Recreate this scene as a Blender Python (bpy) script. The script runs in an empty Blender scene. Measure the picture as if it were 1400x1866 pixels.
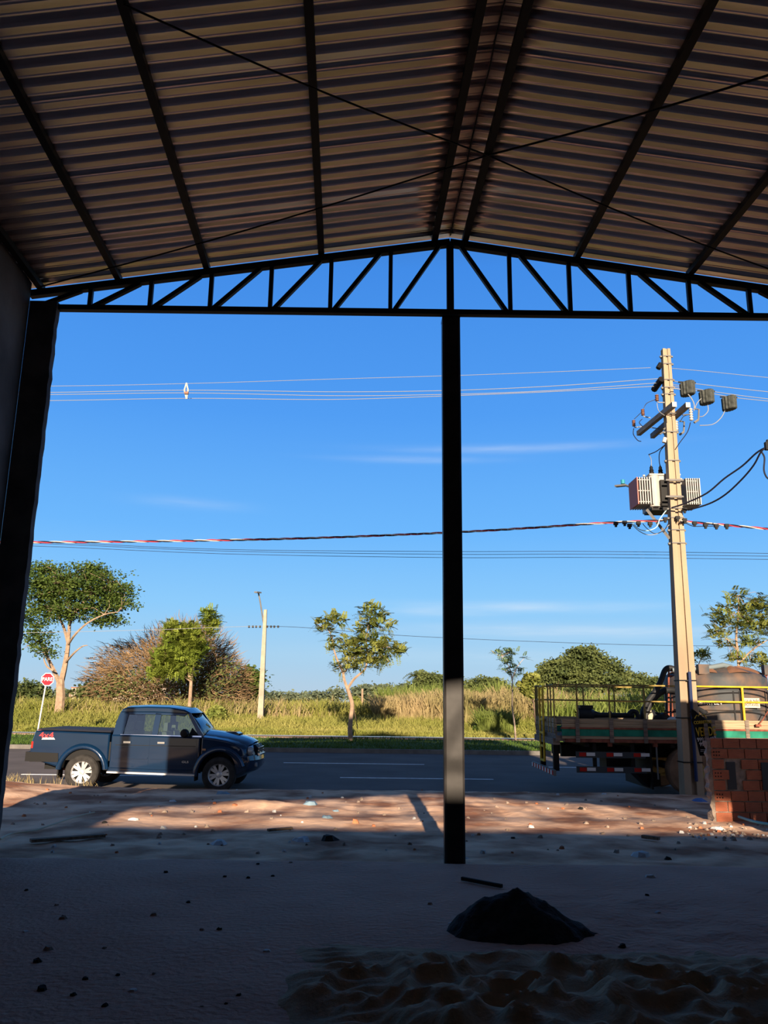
import bpy, math, random
import numpy as np
from mathutils import Vector, Matrix
random.seed(7); rng = np.random.default_rng(7)
C = bpy.context.scene.collection
SC = bpy.context.scene
R = math.radians

# ------------------------------------------------------------------ camera
F = 1460.0; PITCH = R(13.1); ROLL = .0125; EYE = Vector((0, 0, 1.65))
cp, sp, cr, sr = math.cos(PITCH), math.sin(PITCH), math.cos(ROLL), math.sin(ROLL)
R0 = Vector((1, 0, 0)); U0 = Vector((0, -sp, cp)); FW = Vector((0, cp, sp))
RV = R0*cr + U0*sr; UV = U0*cr - R0*sr
cam = bpy.data.cameras.new('camera'); co = bpy.data.objects.new('camera', cam); C.objects.link(co)
co.matrix_world = Matrix((( RV.x, UV.x, -FW.x, 0), (RV.y, UV.y, -FW.y, 0), (RV.z, UV.z, -FW.z, EYE.z), (0, 0, 0, 1)))
cam.sensor_fit = 'HORIZONTAL'; cam.sensor_width = 36; cam.lens = 36*F/1400; cam.clip_end = 2000
SC.camera = co
def ray(x, y): return RV*((x-700)/F) - UV*((y-933)/F) + FW
def at(x, y, Y):
    d = ray(x, y); return EYE + d*(Y/d.y)
def gd(x, y, z):
    d = ray(x, y); return EYE + d*((z-EYE.z)/d.z)

# ------------------------------------------------------------------ light
SC.view_settings.view_transform = 'Standard'; SC.view_settings.look = 'None'
SC.view_settings.exposure = 0.0; SC.view_settings.gamma = 1.0; SC.view_settings.use_curve_mapping = False
SUN_DIR = Vector((-.022, 1, -.265)).normalized()
SUN_STRENGTH = 14; SKY_STRENGTH = 1.0
sl = bpy.data.lights.new('sun', 'SUN'); sl.energy = SUN_STRENGTH; sl.angle = .0093; sl.color = (1, .80, .58)
so = bpy.data.objects.new('sun', sl); C.objects.link(so); so.location = (0, -30, 20)
so.rotation_euler = SUN_DIR.to_track_quat('-Z', 'Y').to_euler()
w = bpy.data.worlds.new('sky'); SC.world = w; w.use_nodes = True
nt = w.node_tree; nt.nodes.clear(); N = nt.nodes.new; L = nt.links.new
out = N('ShaderNodeOutputWorld'); bg = N('ShaderNodeBackground'); L(bg.outputs[0], out.inputs[0]); bg.inputs[1].default_value = SKY_STRENGTH
tc = N('ShaderNodeTexCoord'); sx = N('ShaderNodeSeparateXYZ'); L(tc.outputs['Generated'], sx.inputs[0])
def lin(c): return tuple(((v/255+.055)/1.055)**2.4 if v > 10 else v/255/12.92 for v in c) + (1,)
def M2(op, a, b=None, c=None):
    n = N('ShaderNodeMath'); n.operation = op
    for i, v in enumerate((a, b, c)):
        if v is None: continue
        if isinstance(v, (int, float)): n.inputs[i].default_value = v
        else: L(v, n.inputs[i])
    return n.outputs[0]
rp = N('ShaderNodeValToRGB'); L(sx.outputs[2], rp.inputs[0])
els = [(0.0, (184, 207, 226)), (.05, (168, 210, 240)), (.11, (142, 204, 252)), (.2, (110, 184, 253)), (.34, (82, 158, 244)), (.5, (66, 140, 232)), (.64, (52, 84, 128)), (1, (44, 62, 92))]
cr_ = rp.color_ramp
for i, (p, c) in enumerate(els):
    e = cr_.elements[i] if i < 2 else cr_.elements.new(p)
    e.position = p; e.color = lin(c)
# brighter, warmer sky around the low sun (behind the camera)
back = M2('MULTIPLY', M2('MAXIMUM', M2('MULTIPLY', sx.outputs[1], -1.0), 0.0), M2('MAXIMUM', M2('SUBTRACT', 1.0, M2('MULTIPLY', sx.outputs[2], 1.2)), 0.0))
mx = N('ShaderNodeMix'); mx.data_type = 'RGBA'; L(back, mx.inputs[0]); L(rp.outputs[0], mx.inputs[6]); mx.inputs[7].default_value = (.85, .70, .52, 1)
# thin wisps of cloud
az = M2('ARCTAN2', sx.outputs[0], sx.outputs[1])
wisp = None
for (px, py, wx, wy, am) in ((930, 818, .13, .0045, .22), (760, 838, .09, .004, .16), (345, 917, .06, .006, .12), (960, 1106, .14, .006, .3), (800, 1116, .06, .005, .2), (1060, 1150, .2, .008, .28), (900, 1196, .2, .01, .12)):
    d = ray(px, py).normalized(); a0 = math.atan2(d.x, d.y)
    ga = M2('POWER', M2('DIVIDE', M2('SUBTRACT', az, a0), wx), 2.0)
    gb = M2('POWER', M2('DIVIDE', M2('SUBTRACT', M2('ADD', sx.outputs[2], M2('MULTIPLY', az, .012)), d.z+a0*.012), wy), 2.0)
    g = M2('MULTIPLY', M2('EXPONENT', M2('MULTIPLY', M2('ADD', ga, gb), -1.0)), am)
    wisp = g if wisp is None else M2('ADD', wisp, g)
cb = N('ShaderNodeCombineXYZ'); L(M2('MULTIPLY', az, 14.0), cb.inputs[0]); L(M2('MULTIPLY', sx.outputs[2], 130.0), cb.inputs[1])
nz = N('ShaderNodeTexNoise'); nz.inputs['Scale'].default_value = 1.0; nz.inputs['Detail'].default_value = 5; L(cb.outputs[0], nz.inputs[0])
wf = M2('MULTIPLY', wisp, M2('MULTIPLY', nz.outputs[0], 1.9))
mx2 = N('ShaderNodeMix'); mx2.data_type = 'RGBA'; L(wf, mx2.inputs[0]); L(mx.outputs[2], mx2.inputs[6]); mx2.inputs[7].default_value = (.8, .88, .95, 1)
L(mx2.outputs[2], bg.inputs[0])

# ------------------------------------------------------------------ materials
MATS = {}
KEEP = {'galvanised_sheet', 'red_dirt', 'dusty_floor', 'building_sand', 'asphalt', 'worn_road_paint', 'window_glass', 'sign_text', 'dusty_dark_paint', 'alloy_wheel', 'chrome'}
def mat(name, col, rough=.7, metal=0, var=0, scale=4, col2=None, bump=0, bscale=None, coat=0, spec=.15, stretch=None, detail=6, contrast=None):
    if name in MATS: return MATS[name]
    m = bpy.data.materials.new(name); m.use_nodes = True; t = m.node_tree; b = t.nodes['Principled BSDF']
    b.inputs['Roughness'].default_value = rough; b.inputs['Metallic'].default_value = metal
    b.inputs['Specular IOR Level'].default_value = spec; b.inputs['Coat Weight'].default_value = coat
    b.inputs['Coat Roughness'].default_value = .06
    col = tuple(v*(1 if name in KEEP else .75) for v in tuple(col)[:3])
    if col2: col2 = tuple(v*(1 if name in KEEP else .75) for v in tuple(col2)[:3])
    if var or col2:
        c2 = col2 or tuple(min(1, v*(1+var)) for v in col); c1 = col if col2 else tuple(v*(1-var) for v in col)
        tcn = t.nodes.new('ShaderNodeTexCoord'); mp = t.nodes.new('ShaderNodeMapping'); t.links.new(tcn.outputs['Object'], mp.inputs[0])
        if stretch: mp.inputs['Scale'].default_value = stretch
        n = t.nodes.new('ShaderNodeTexNoise'); n.inputs['Scale'].default_value = scale; n.inputs['Detail'].default_value = detail
        t.links.new(mp.outputs[0], n.inputs[0])
        r = t.nodes.new('ShaderNodeValToRGB'); t.links.new(n.outputs[0], r.inputs[0])
        lo, hi = contrast or (.32, .68)
        r.color_ramp.elements[0].position = lo; r.color_ramp.elements[1].position = hi
        r.color_ramp.elements[0].color = c1+(1,); r.color_ramp.elements[1].color = tuple(c2)[:3]+(1,)
        t.links.new(r.outputs[0], b.inputs['Base Color'])
    else: b.inputs['Base Color'].default_value = col+(1,)
    if bump:
        tcn = t.nodes.new('ShaderNodeTexCoord'); n = t.nodes.new('ShaderNodeTexNoise'); n.inputs['Scale'].default_value = bscale or scale*3; n.inputs['Detail'].default_value = 8
        t.links.new(tcn.outputs['Object'], n.inputs[0]); bp = t.nodes.new('ShaderNodeBump'); bp.inputs['Strength'].default_value = bump; bp.inputs['Distance'].default_value = .03
        t.links.new(n.outputs[0], bp.inputs['Height']); t.links.new(bp.outputs[0], b.inputs['Normal'])
    MATS[name] = m; return m
def leafmat(name, c1, c2, scale=1.5, trans=.25):
    m = mat(name, c1, .6, col2=c2, scale=scale, detail=3, spec=.15)
    t = m.node_tree; b = t.nodes['Principled BSDF']; o = t.nodes['Material Output']
    tr = t.nodes.new('ShaderNodeBsdfTranslucent'); mx = t.nodes.new('ShaderNodeMixShader'); mx.inputs[0].default_value = trans
    t.links.new(b.inputs['Base Color'].links[0].from_socket, tr.inputs[0])
    t.links.new(b.outputs[0], mx.inputs[1]); t.links.new(tr.outputs[0], mx.inputs[2]); t.links.new(mx.outputs[0], o.inputs[0]); return m
def glassmat(name, tint, gl=.12):
    m = bpy.data.materials.new(name); m.use_nodes = True; t = m.node_tree; t.nodes.clear()
    o = t.nodes.new('ShaderNodeOutputMaterial'); a = t.nodes.new('ShaderNodeBsdfTransparent'); a.inputs[0].default_value = tint+(1,)
    g = t.nodes.new('ShaderNodeBsdfGlossy'); g.inputs['Roughness'].default_value = .03
    f = t.nodes.new('ShaderNodeFresnel'); f.inputs[0].default_value = 1.6; ad = t.nodes.new('ShaderNodeMath'); ad.operation = 'ADD'; ad.inputs[1].default_value = gl
    t.links.new(f.outputs[0], ad.inputs[0]); mx = t.nodes.new('ShaderNodeMixShader'); t.links.new(ad.outputs[0], mx.inputs[0])
    t.links.new(a.outputs[0], mx.inputs[1]); t.links.new(g.outputs[0], mx.inputs[2]); t.links.new(mx.outputs[0], o.inputs[0]); MATS[name] = m; return m

BLACKSTEEL = mat('black_painted_steel', (.006, .006, .007), .6, var=.25, scale=3, spec=.25)
POSTPAINT = mat('dusty_dark_paint', (.028, .026, .026), .42, var=.25, scale=6)
GALV = mat('galvanised_sheet', (.92, .71, .66), .36, metal=.85, var=.12, scale=2.5, stretch=(.3, 3, 1))
ROD = mat('dark_steel_rod', (.02, .02, .022), .6)
PLASTER = mat('cement_plaster', (.17, .165, .165), .9, var=.3, scale=1.6, bump=.4, bscale=9)
CONC = mat('raw_concrete', (.13, .125, .13), .9, var=.3, scale=3, bump=.5, bscale=14)
ASPH = mat('asphalt', (.115, .10, .095), .9, var=.16, scale=.7, bump=.3, bscale=60)
WHITEP = mat('worn_road_paint', (.75, .75, .75), .8, var=.2, scale=6)
KERB = mat('kerb_concrete', (.16, .15, .14), .9, var=.25, scale=3, bump=.3)
PATH = mat('dusty_path', (.30, .21, .16), .95, var=.12, scale=2, bump=.3)
PAINT = mat('navy_metallic_paint', (.0025, .018, .052), .3, metal=.1, spec=.1, coat=1, var=.1, scale=1)
BLKPL = mat('black_plastic', (.007, .007, .008), .55)
RUBBER = mat('tyre_rubber', (.035, .033, .032), .85, var=.3, scale=8)
ALLOY = mat('alloy_wheel', (.5, .5, .51), .35, metal=.7)
CHROME = mat('chrome', (.8, .8, .8), .15, metal=1)
COVER = mat('vinyl_cover', (.03, .032, .042), .6, bump=.1)
GLASS = glassmat('window_glass', (.72, .80, .74), .10)
GLASSW = glassmat('windscreen_glass', (.45, .6, .62), .14)
SEATM = mat('seat_fabric', (.22, .22, .21), .9)
LAMPG = mat('lamp_lens', (.3, .32, .34), .1, coat=1)
REDL = mat('red_lens', (.45, .02, .015), .3)
REDM = mat('decal_red', (.6, .05, .06), .5)
WHITEM = mat('decal_white', (.7, .68, .66), .5)
SIGNR = mat('sign_red', (.75, .012, .03), .5)
SIGNW = mat('sign_white', (.8, .8, .8), .5)
POLEC = mat('pole_concrete', (.36, .27, .185), .85, var=.18, scale=2, bump=.3, bscale=10, stretch=(1, 1, .25))
GREYM = mat('crossarm_steel', (.16, .155, .15), .6, var=.15)
ARMEND = mat('crossarm_end', (.55, .5, .44), .8)
PALEM = mat('transformer_paint', (.45, .42, .39), .5, var=.06)
REDSTAIN = mat('radiator_red', (.55, .18, .15), .6)
BROWNP = mat('brown_porcelain', (.22, .10, .06), .35)
GREYBAG = mat('spacer_grey', (.05, .055, .05), .7, var=.4, scale=14)
CABLE = mat('black_cable', (.015, .016, .03), .6)
BLUECAB = mat('dark_blue_duct', (.02, .035, .1), .5)
ALUW = mat('aluminium_wire', (.35, .36, .38), .5, metal=.3)
WCABLE = mat('white_insulator', (.5, .48, .46), .4)
CYANW = mat('pale_blue_wire', (.45, .75, .8), .5)
REDW = mat('red_cable', (.45, .04, .06), .5)
WOODP = mat('pale_wood_boards', (.36, .27, .175), .85, var=.35, scale=3, stretch=(.4, 2, 14))
WOODD = mat('weathered_wood', (.20, .16, .13), .9, var=.4, scale=4, stretch=(.6, 3, 9))
GREENP = mat('green_painted_board', (.015, .18, .12), .7, var=.3, scale=4)
YELL = mat('yellow_rail_paint', (.62, .40, .035), .5, var=.3, scale=7)
YELLD = mat('olive_rail_paint', (.28, .20, .06), .7, var=.4, scale=9)  # darker olive tone for the rear part of the rails
RUST = mat('rusty_steel', (.22, .07, .045), .85, var=.4, scale=8)
TANK = mat('dusty_tank_plastic', (.055, .062, .07), .55, col2=(.15, .10, .075), scale=2.2, bump=.1, contrast=(.42, .66))
TANKD = mat('tank_groove', (.02, .02, .022), .7)
DUSTO = mat('orange_dust', (.22, .11, .065), .9, var=.25)
HOSE = mat('black_hose', (.02, .021, .024), .5, var=.2)
HOSEG = mat('grey_blue_hose', (.16, .2, .22), .5)
CLOTHW = mat('white_plastic_sack', (.7, .68, .64), .8)
CREAM = mat('cream_plaque', (.68, .58, .42), .7)
TEXTD = mat('sign_text', (.12, .10, .09), .7)
BLUETAG = mat('blue_tag', (.03, .25, .35), .5)
GOLD = mat('gold_print', (.55, .36, .03), .6)
BANN = mat('black_banner', (.012, .012, .012), .75)
BRICK = None
BLUEPIPE = mat('light_blue_pipe', (.16, .50, .60), .4)
BARK = mat('pale_bark', (.33, .235, .165), .9, var=.25, scale=5)
BARKD = mat('dark_bark', (.14, .10, .075), .9, var=.25, scale=5)
TWIG = mat('brown_twigs', (.25, .165, .09), .95, var=.3, scale=.6)
L_BIG = leafmat('canopy_leaf', (.035, .075, .018), (.12, .17, .03), 1.2)
L_SML = leafmat('compound_leaf', (.12, .17, .035), (.32, .33, .08), 1.6)
L_SHR = leafmat('shrub_leaf', (.13, .20, .025), (.30, .36, .06), 1.0)
L_DRK = leafmat('distant_leaf', (.055, .085, .03), (.16, .19, .06), .5)
L_SAP = leafmat('sapling_leaf', (.08, .15, .06), (.22, .3, .12), 2)
L_PALM = leafmat('palm_leaf', (.10, .13, .06), (.2, .24, .1), .6)
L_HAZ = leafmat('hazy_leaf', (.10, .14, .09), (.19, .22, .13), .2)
GRASS = leafmat('field_grass', (.22, .25, .045), (.40, .37, .11), .22, .35)
GRASSD = leafmat('dry_grass', (.30, .27, .11), (.46, .35, .19), .35, .3)
GRASSL = leafmat('mown_grass', (.05, .10, .015), (.10, .17, .03), .5, .2)
REED = leafmat('reed_leaf', (.12, .17, .03), (.25, .30, .08), .8, .3)
SOILG = mat('verge_soil', (.05, .10, .02), .95, col2=(.10, .15, .035), scale=1.5, bump=.5, bscale=30)
FIELD = mat('field_soil', (.20, .23, .05), .95, col2=(.36, .30, .14), scale=.3, bump=.5)
SAND = mat('building_sand', (.36, .285, .19), .95, var=.18, scale=5, bump=.35, bscale=40)
CEM = mat('dark_mortar', (.045, .047, .052), .95, var=.3, scale=12, bump=.8, bscale=40)
STONE = mat('stone_chip', (.35, .27, .22), .9, var=.3, scale=9)
STONEO = mat('brick_rubble', (.48, .18, .09), .9, var=.25, scale=9)
PAPER = mat('litter_white', (.62, .63, .64), .8)
PAPERB = mat('litter_blue', (.22, .33, .42), .7)
PLANKM = mat('old_plank', (.20, .14, .10), .9, var=.4, scale=5, stretch=(.5, 6, 6))
DARKB = mat('dark_scrap', (.025, .024, .024), .9)
HAZEB = mat('pale_wall', (.62, .50, .43), .9, var=.2, scale=.8)

# ------------------------------------------------------------------ mesh helpers
class MB:
    def __init__(s): s.v = []; s.f = []; s.mi = []; s.cur = 0
    def add(s, vs, fs):
        o = len(s.v); s.v += [tuple(v) for v in vs]; s.f += [tuple(i+o for i in f) for f in fs]; s.mi += [s.cur]*len(fs)
    def box(s, c, d, rot=None):
        c = Vector(c); vs = []
        for x in (-.5, .5):
            for y in (-.5, .5):
                for z in (-.5, .5):
                    p = Vector((x*d[0], y*d[1], z*d[2]));
                    if rot is not None: p = rot @ p
                    vs.append(c+p)
        s.add(vs, [(0, 1, 3, 2), (4, 6, 7, 5), (0, 4, 5, 1), (2, 3, 7, 6), (0, 2, 6, 4), (1, 5, 7, 3)]); return s
    def bb(s, a, b):
        a = Vector(a); b = Vector(b); return s.box((a+b)/2, [abs(v) for v in (b-a)])
    def bar(s, a, b, w, h, up=(0, 0, 1)):
        a = Vector(a); b = Vector(b); d = b-a; l = d.length; d.normalize(); u = Vector(up)
        if abs(d.dot(u)) > .99: u = Vector((0, 1, 0))
        r = d.cross(u).normalized(); u = r.cross(d).normalized()
        return s.box((a+b)/2, (w, l, h), Matrix((r, d, u)).transposed())
    def tube(s, pts, r, n=8, caps=True):
        pts = [Vector(p) for p in pts]; rs = r if isinstance(r, (list, tuple)) else [r]*len(pts)
        o = len(s.v); prev = None
        for i, p in enumerate(pts):
            d = (pts[min(i+1, len(pts)-1)]-pts[max(i-1, 0)]).normalized()
            if prev is None:
                a = Vector((0, 0, 1)) if abs(d.z) < .9 else Vector((1, 0, 0)); u = d.cross(a).normalized()
            else: u = (prev - d*prev.dot(d)).normalized()
            prev = u; q = d.cross(u)
            for k in range(n):
                t = 2*math.pi*k/n; s.v.append(tuple(p + (u*math.cos(t)+q*math.sin(t))*rs[i]))
        m = len(pts)
        for i in range(m-1):
            for k in range(n):
                s.f.append((o+i*n+k, o+i*n+(k+1) % n, o+(i+1)*n+(k+1) % n, o+(i+1)*n+k)); s.mi.append(s.cur)
        if caps:
            s.f.append(tuple(o+k for k in range(n))[::-1]); s.f.append(tuple(o+(m-1)*n+k for k in range(n))); s.mi += [s.cur]*2
        return s
    def lathe(s, prof, origin=(0, 0, 0), axis='Z', n=24, caps=True):
        o = len(s.v); ox, oy, oz = origin
        for (r, h) in prof:
            for k in range(n):
                t = 2*math.pi*k/n; a, b = r*math.cos(t), r*math.sin(t)
                if axis == 'Z': s.v.append((ox+a, oy+b, oz+h))
                elif axis == 'Y': s.v.append((ox+a, oy+h, oz+b))
                else: s.v.append((ox+h, oy+a, oz+b))
        for i in range(len(prof)-1):
            for k in range(n):
                s.f.append((o+i*n+k, o+i*n+(k+1) % n, o+(i+1)*n+(k+1) % n, o+(i+1)*n+k)); s.mi.append(s.cur)
        for i in (0, len(prof)-1):
            if caps and prof[i][0] > 1e-4: s.f.append(tuple(o+i*n+k for k in range(n))); s.mi.append(s.cur)
        return s
    def ext(s, poly, vec):
        vec = Vector(vec); n = len(poly); a = [Vector(p) for p in poly]; b = [p+vec for p in a]
        s.add(a+b, [tuple(range(n))[::-1], tuple(range(n, 2*n))] + [(i, (i+1) % n, n+(i+1) % n, n+i) for i in range(n)]); return s
    def build(s, name, m, parent=None, smooth=True, loc=None, angle=35, local=False):
        me = bpy.data.meshes.new(name); off = Vector((0, 0, 0))
        if parent is not None and not local:
            off = parent.get('_off'); off = Vector(off) if off is not None else Vector((0, 0, 0))
        elif loc is not None: off = Vector(loc)
        me.from_pydata([tuple(Vector(v)-off) for v in s.v], [], s.f)
        ms = m if isinstance(m, (list, tuple)) else [m]
        for q in ms: me.materials.append(q)
        if len(ms) > 1: me.polygons.foreach_set('material_index', s.mi)
        me.update()
        import bmesh
        b = bmesh.new(); b.from_mesh(me); bmesh.ops.recalc_face_normals(b, faces=b.faces); b.to_mesh(me); b.free()
        if smooth:
            me.polygons.foreach_set('use_smooth', [True]*len(me.polygons))
            try: me.set_sharp_from_angle(angle=R(angle))
            except Exception: pass
        o = bpy.data.objects.new(name, me); C.objects.link(o)
        if parent is not None:
            o.parent = parent
            if not local: o['_off'] = tuple(off)
        elif loc is not None: o.location = loc; o['_off'] = tuple(off)
        return o
def npmesh(name, V, Fc, m, parent=None, smooth=False, k=None, mi=None):
    me = bpy.data.meshes.new(name); V = np.asarray(V, np.float32); Fc = np.asarray(Fc, np.int32); n, kk = Fc.shape
    off = np.array(parent.get('_off') if parent is not None and parent.get('_off') is not None else (0, 0, 0), np.float32)
    me.vertices.add(len(V)); me.vertices.foreach_set('co', (V-off).ravel())
    me.loops.add(n*kk); me.loops.foreach_set('vertex_index', Fc.ravel())
    me.polygons.add(n); me.polygons.foreach_set('loop_start', np.arange(n, dtype=np.int32)*kk); me.polygons.foreach_set('loop_total', np.full(n, kk, np.int32))
    ms = m if isinstance(m, (list, tuple)) else [m]
    for q in ms: me.materials.append(q)
    if mi is not None: me.polygons.foreach_set('material_index', np.asarray(mi, np.int32))
    if smooth: me.polygons.foreach_set('use_smooth', np.ones(n, bool))
    me.update(calc_edges=True); me.validate()
    o = bpy.data.objects.new(name, me); C.objects.link(o)
    if parent is not None: o.parent = parent; o['_off'] = tuple(float(x) for x in off)
    return o
def tag(o, label, cat=None, group=None, kind=None):
    if label: o['label'] = label
    if cat: o['category'] = cat
    if group: o['group'] = group
    if kind: o['kind'] = kind
    return o
def thing(name, loc, label, cat, group=None):
    o = bpy.data.objects.new(name, None); C.objects.link(o); o.location = loc; o['_off'] = tuple(loc); o.empty_display_size = .2
    return tag(o, label, cat, group)
def struct(o, label=None): o['kind'] = 'structure'; return o
def text(s, size, mat_, origin, right, up, parent, name='lettering', depth=.004, align='CENTER', sx=1.0):
    cu = bpy.data.curves.new('t', 'FONT'); cu.body = s; cu.size = size; cu.align_x = align; cu.align_y = 'CENTER'; cu.extrude = depth; cu.offset = size*.012
    to = bpy.data.objects.new('t', cu); C.objects.link(to); bpy.context.view_layer.update()
    me = bpy.data.meshes.new_from_object(to.evaluated_get(bpy.context.evaluated_depsgraph_get())); bpy.data.objects.remove(to)
    rt = Vector(right).normalized(); u = Vector(up).normalized(); n = rt.cross(u)
    off = Vector(parent.get('_off')) if parent.get('_off') is not None else Vector((0, 0, 0))
    me.transform(Matrix.Translation(Vector(origin)-off) @ Matrix((rt*sx, u, n)).transposed().to_4x4())
    me.name = name; me.materials.clear(); me.materials.append(mat_); o = bpy.data.objects.new(name, me); C.objects.link(o); o.parent = parent; return o
def vnoise(x, y, seed=0):
    r = np.random.default_rng(seed); T = r.random((256, 256)); xi = np.floor(x).astype(int); yi = np.floor(y).astype(int); fx = x-xi; fy = y-yi
    fx = fx*fx*(3-2*fx); fy = fy*fy*(3-2*fy); g = lambda a, b: T[a % 256, b % 256]
    return (g(xi, yi)*(1-fx)+g(xi+1, yi)*fx)*(1-fy)+(g(xi, yi+1)*(1-fx)+g(xi+1, yi+1)*fx)*fy-.5
def fbm(x, y, f=1, o=4, seed=0):
    s = 0; a = 1
    for i in range(o): s = s+a*vnoise(x*f, y*f, seed+i); a *= .5; f *= 2.1
    return s
def grid(name, x0, x1, y0, y1, st, zf, m, parent=None, mfun=None):
    xs = np.arange(x0, x1+st*.5, st); ys = np.arange(y0, y1+st*.5, st); X, Y = np.meshgrid(xs, ys); Z = zf(X, Y)
    V = np.stack([X, Y, Z], -1).reshape(-1, 3); nx = len(xs); i = np.arange(len(ys)-1)[:, None]*nx+np.arange(nx-1)[None]
    Fc = np.stack([i, i+1, i+nx+1, i+nx], -1).reshape(-1, 4)
    return npmesh(name, V, Fc, m, parent, smooth=True)

# ------------------------------------------------------------------ ground
K = -.046                                   # the shed's long axis leans this much against the road's normal
YF = 8.98; YR = -11.1
def bx(x, Y): return x+K*(Y-YF)
def gz(X, Y):
    X = np.asarray(X, float); Y = np.asarray(Y, float)
    base = np.interp(Y, [-50, 8.9, 9.15, 12, 15.5, 17.2, 18.4, 19, 60], [0, 0, -.06, -.12, -.17, -.20, -.33, -.37, -.37])
    out = np.clip((Y-9.0)/.5, 0, 1)*np.clip((19-Y)/.8, 0, 1)
    z = base+out*(.05*fbm(X, Y, .8, 3, 3)+.022*fbm(X, Y, 4, 4, 9))
    z = z+out*.22*np.exp(-((X+7.6)/1.6)**2-((Y-15.6)/1.6)**2)
    z = z+out*.10*np.exp(-((X+2.2)/.8)**2-((Y-14.3)/.35)**2)
    z = z+(1-out)*np.where(Y < 10, 1, 0)*(.018*fbm(X, Y, 1.5, 5, 5)+.035*np.clip((X-.6)/1.2, 0, 1)*np.clip((8-Y)/1.5, 0, 1)*fbm(X, Y, 5, 3, 15))
    return z
dirtmat = mat('red_dirt', (.25, .115, .065), .95, col2=(.70, .46, .31), scale=1.1, bump=.3, bscale=14, detail=12, contrast=(.36, .6))
floormat = mat('dusty_floor', (.44, .275, .21), .95, col2=(.54, .36, .285), scale=.9, bump=.6, bscale=20, detail=10)
struct(grid('floor', -4.6, 7.2, -12, 9.0, .06, lambda X, Y: gz(X, Y), floormat))
o = grid('dirt_forecourt', -16, 20, 9.0, 19.0, .045, lambda X, Y: gz(X, Y), dirtmat); struct(o)
def flat(name, x0, x1, y0, y1, z, m, th=.3):
    return struct(MB().bb((x0, y0, z-th), (x1, y1, z)).build(name, m, smooth=False))
flat('road', -90, 90, 18.3, 31.25, -.35, ASPH)
flat('trim_1', -90, 90, 31.25, 31.42, -.20, KERB)
struct(grid('grass_verge', -60, 60, 31.42, 39.2, .4, lambda X, Y: -.21+.03*fbm(X, Y, .4, 3, 4)+.0*X, SOILG))
flat('pavement_path', -60, 60, 39.2, 40.4, -.165, PATH)
struct(grid('field_ground', -140, 140, 40.4, 330, 2.2, lambda X, Y: -.15+np.clip((Y-40)/10, 0, 1)*.12+.12*fbm(X, Y, .05, 3, 8)*np.clip((Y-42)/10, 0, 1), FIELD))
def lane(name, a, b, w=.13):
    m = MB(); m.bb((a.x, a.y-w/2, -.349), (b.x, a.y+w/2, -.344)); o = m.build(name, WHITEP, smooth=False); struct(o); return o
lane('trim_2', gd(517, 1390, -.35), gd(772, 1391, -.35)); lane('trim_3', gd(620, 1417, -.35), gd(896, 1418, -.35))
a = gd(40, 1411, -.35); lane('trim_4', a, a+Vector((3.6, 0, 0))); a = gd(1000, 1398, -.35); lane('trim_5', a, a+Vector((3.2, 0, 0)))

# ------------------------------------------------------------------ shed
XR = .78; ZR = 7.24; SL = .15; XL = -4.33; XRW = 5.89
def rz(X, Y): return ZR-SL*abs(X-bx(XR, Y))
def wallslab(name, xa, xb, ya, yb, z0, z1, m):
    p = [(bx(xa, ya), ya, z0), (bx(xb, ya), ya, z0), (bx(xb, yb), yb, z0), (bx(xa, yb), yb, z0)]
    return struct(MB().ext(p, (0, 0, z1-z0)).build(name, m, smooth=False))
wallslab('wall_left', XL-.16, XL, YR, YF-.09, -.1, 6.53, PLASTER)
wallslab('wall_right', XRW, XRW+.16, YR, YF-.09, -.1, 6.50, PLASTER)
wallslab('wall_back', XL-.16, XRW+.16, YR-.2, YR, -.1, 5.98, PLASTER)
wallslab('right_shadow_block', XRW+.2, 7.75, 2, YF-.1, -.1, 3.95, PLASTER)  # unseen block added to shade the pole foot and the flatbed
wallslab('left_shadow_block', -5.95, XL-.2, 5, YF-.1, -.1, 2.12, CONC)  # unseen low block added to shade the dirt in front of the pickup
# concrete pier with rough outer face
def pier(xa, xb, name, label):
    nz_ = 60; vs = []; m = MB(); zs = np.linspace(-.1, 6.3, nz_)
    for i, z in enumerate(zs):
        e = .007*random.uniform(-1, 1)
        for (x, y) in ((xa, YF-.08), (xb+e, YF-.08), (xb+e*1.2, YF+.02), (xa, YF+.02)): vs.append((x, y, z))
    fs = [(i*4+k, i*4+(k+1) % 4, i*4+4+(k+1) % 4, i*4+4+k) for i in range(nz_-1) for k in range(4)]+[(0, 1, 2, 3), tuple(len(vs)-4+k for k in range(4))]
    m.add(vs, fs); o = m.build(name, CONC, smooth=False, loc=((xa+xb)/2, YF-.17, -.1)); return tag(o, label, 'pillar')
pier(XL, -4.0, 'concrete_pier', 'dark rough-edged concrete pier at the left end of the truss, against the plaster wall')
pier(5.55, 5.89, 'concrete_pier', 'concrete pier at the far right end of the truss, outside the view')
# unseen column added to cast the dark band on the pickup's side
tag(MB().bb((-5.52, 8.45, -.1), (-5.32, 8.65, 5.0)).build('shadow_column', CONC, smooth=False, loc=(-5.42, 8.55, -.1)), 'slim unseen column added outside the left wall to cast a shadow', 'pillar')
# steel post
post = thing('steel_post', (.79, 9.07, 0), 'tall black square steel post in the middle, lower half sunlit, carrying the roof truss', 'post')
pm = MB(); pm.ext([(.682, 8.98, -.05), (.705, 8.965, -.05), (.875, 8.965, -.05), (.898, 8.98, -.05), (.898, 9.15, -.05), (.875, 9.165, -.05), (.705, 9.165, -.05), (.682, 9.15, -.05)], (0, 0, 6.24))
pm.build('post_shaft', POSTPAINT, post, smooth=False)
MB().bb((.68, 8.965, 6.185), (.90, 9.165, 6.2)).build('cap_plate', BLACKSTEEL, post, smooth=False)
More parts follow.
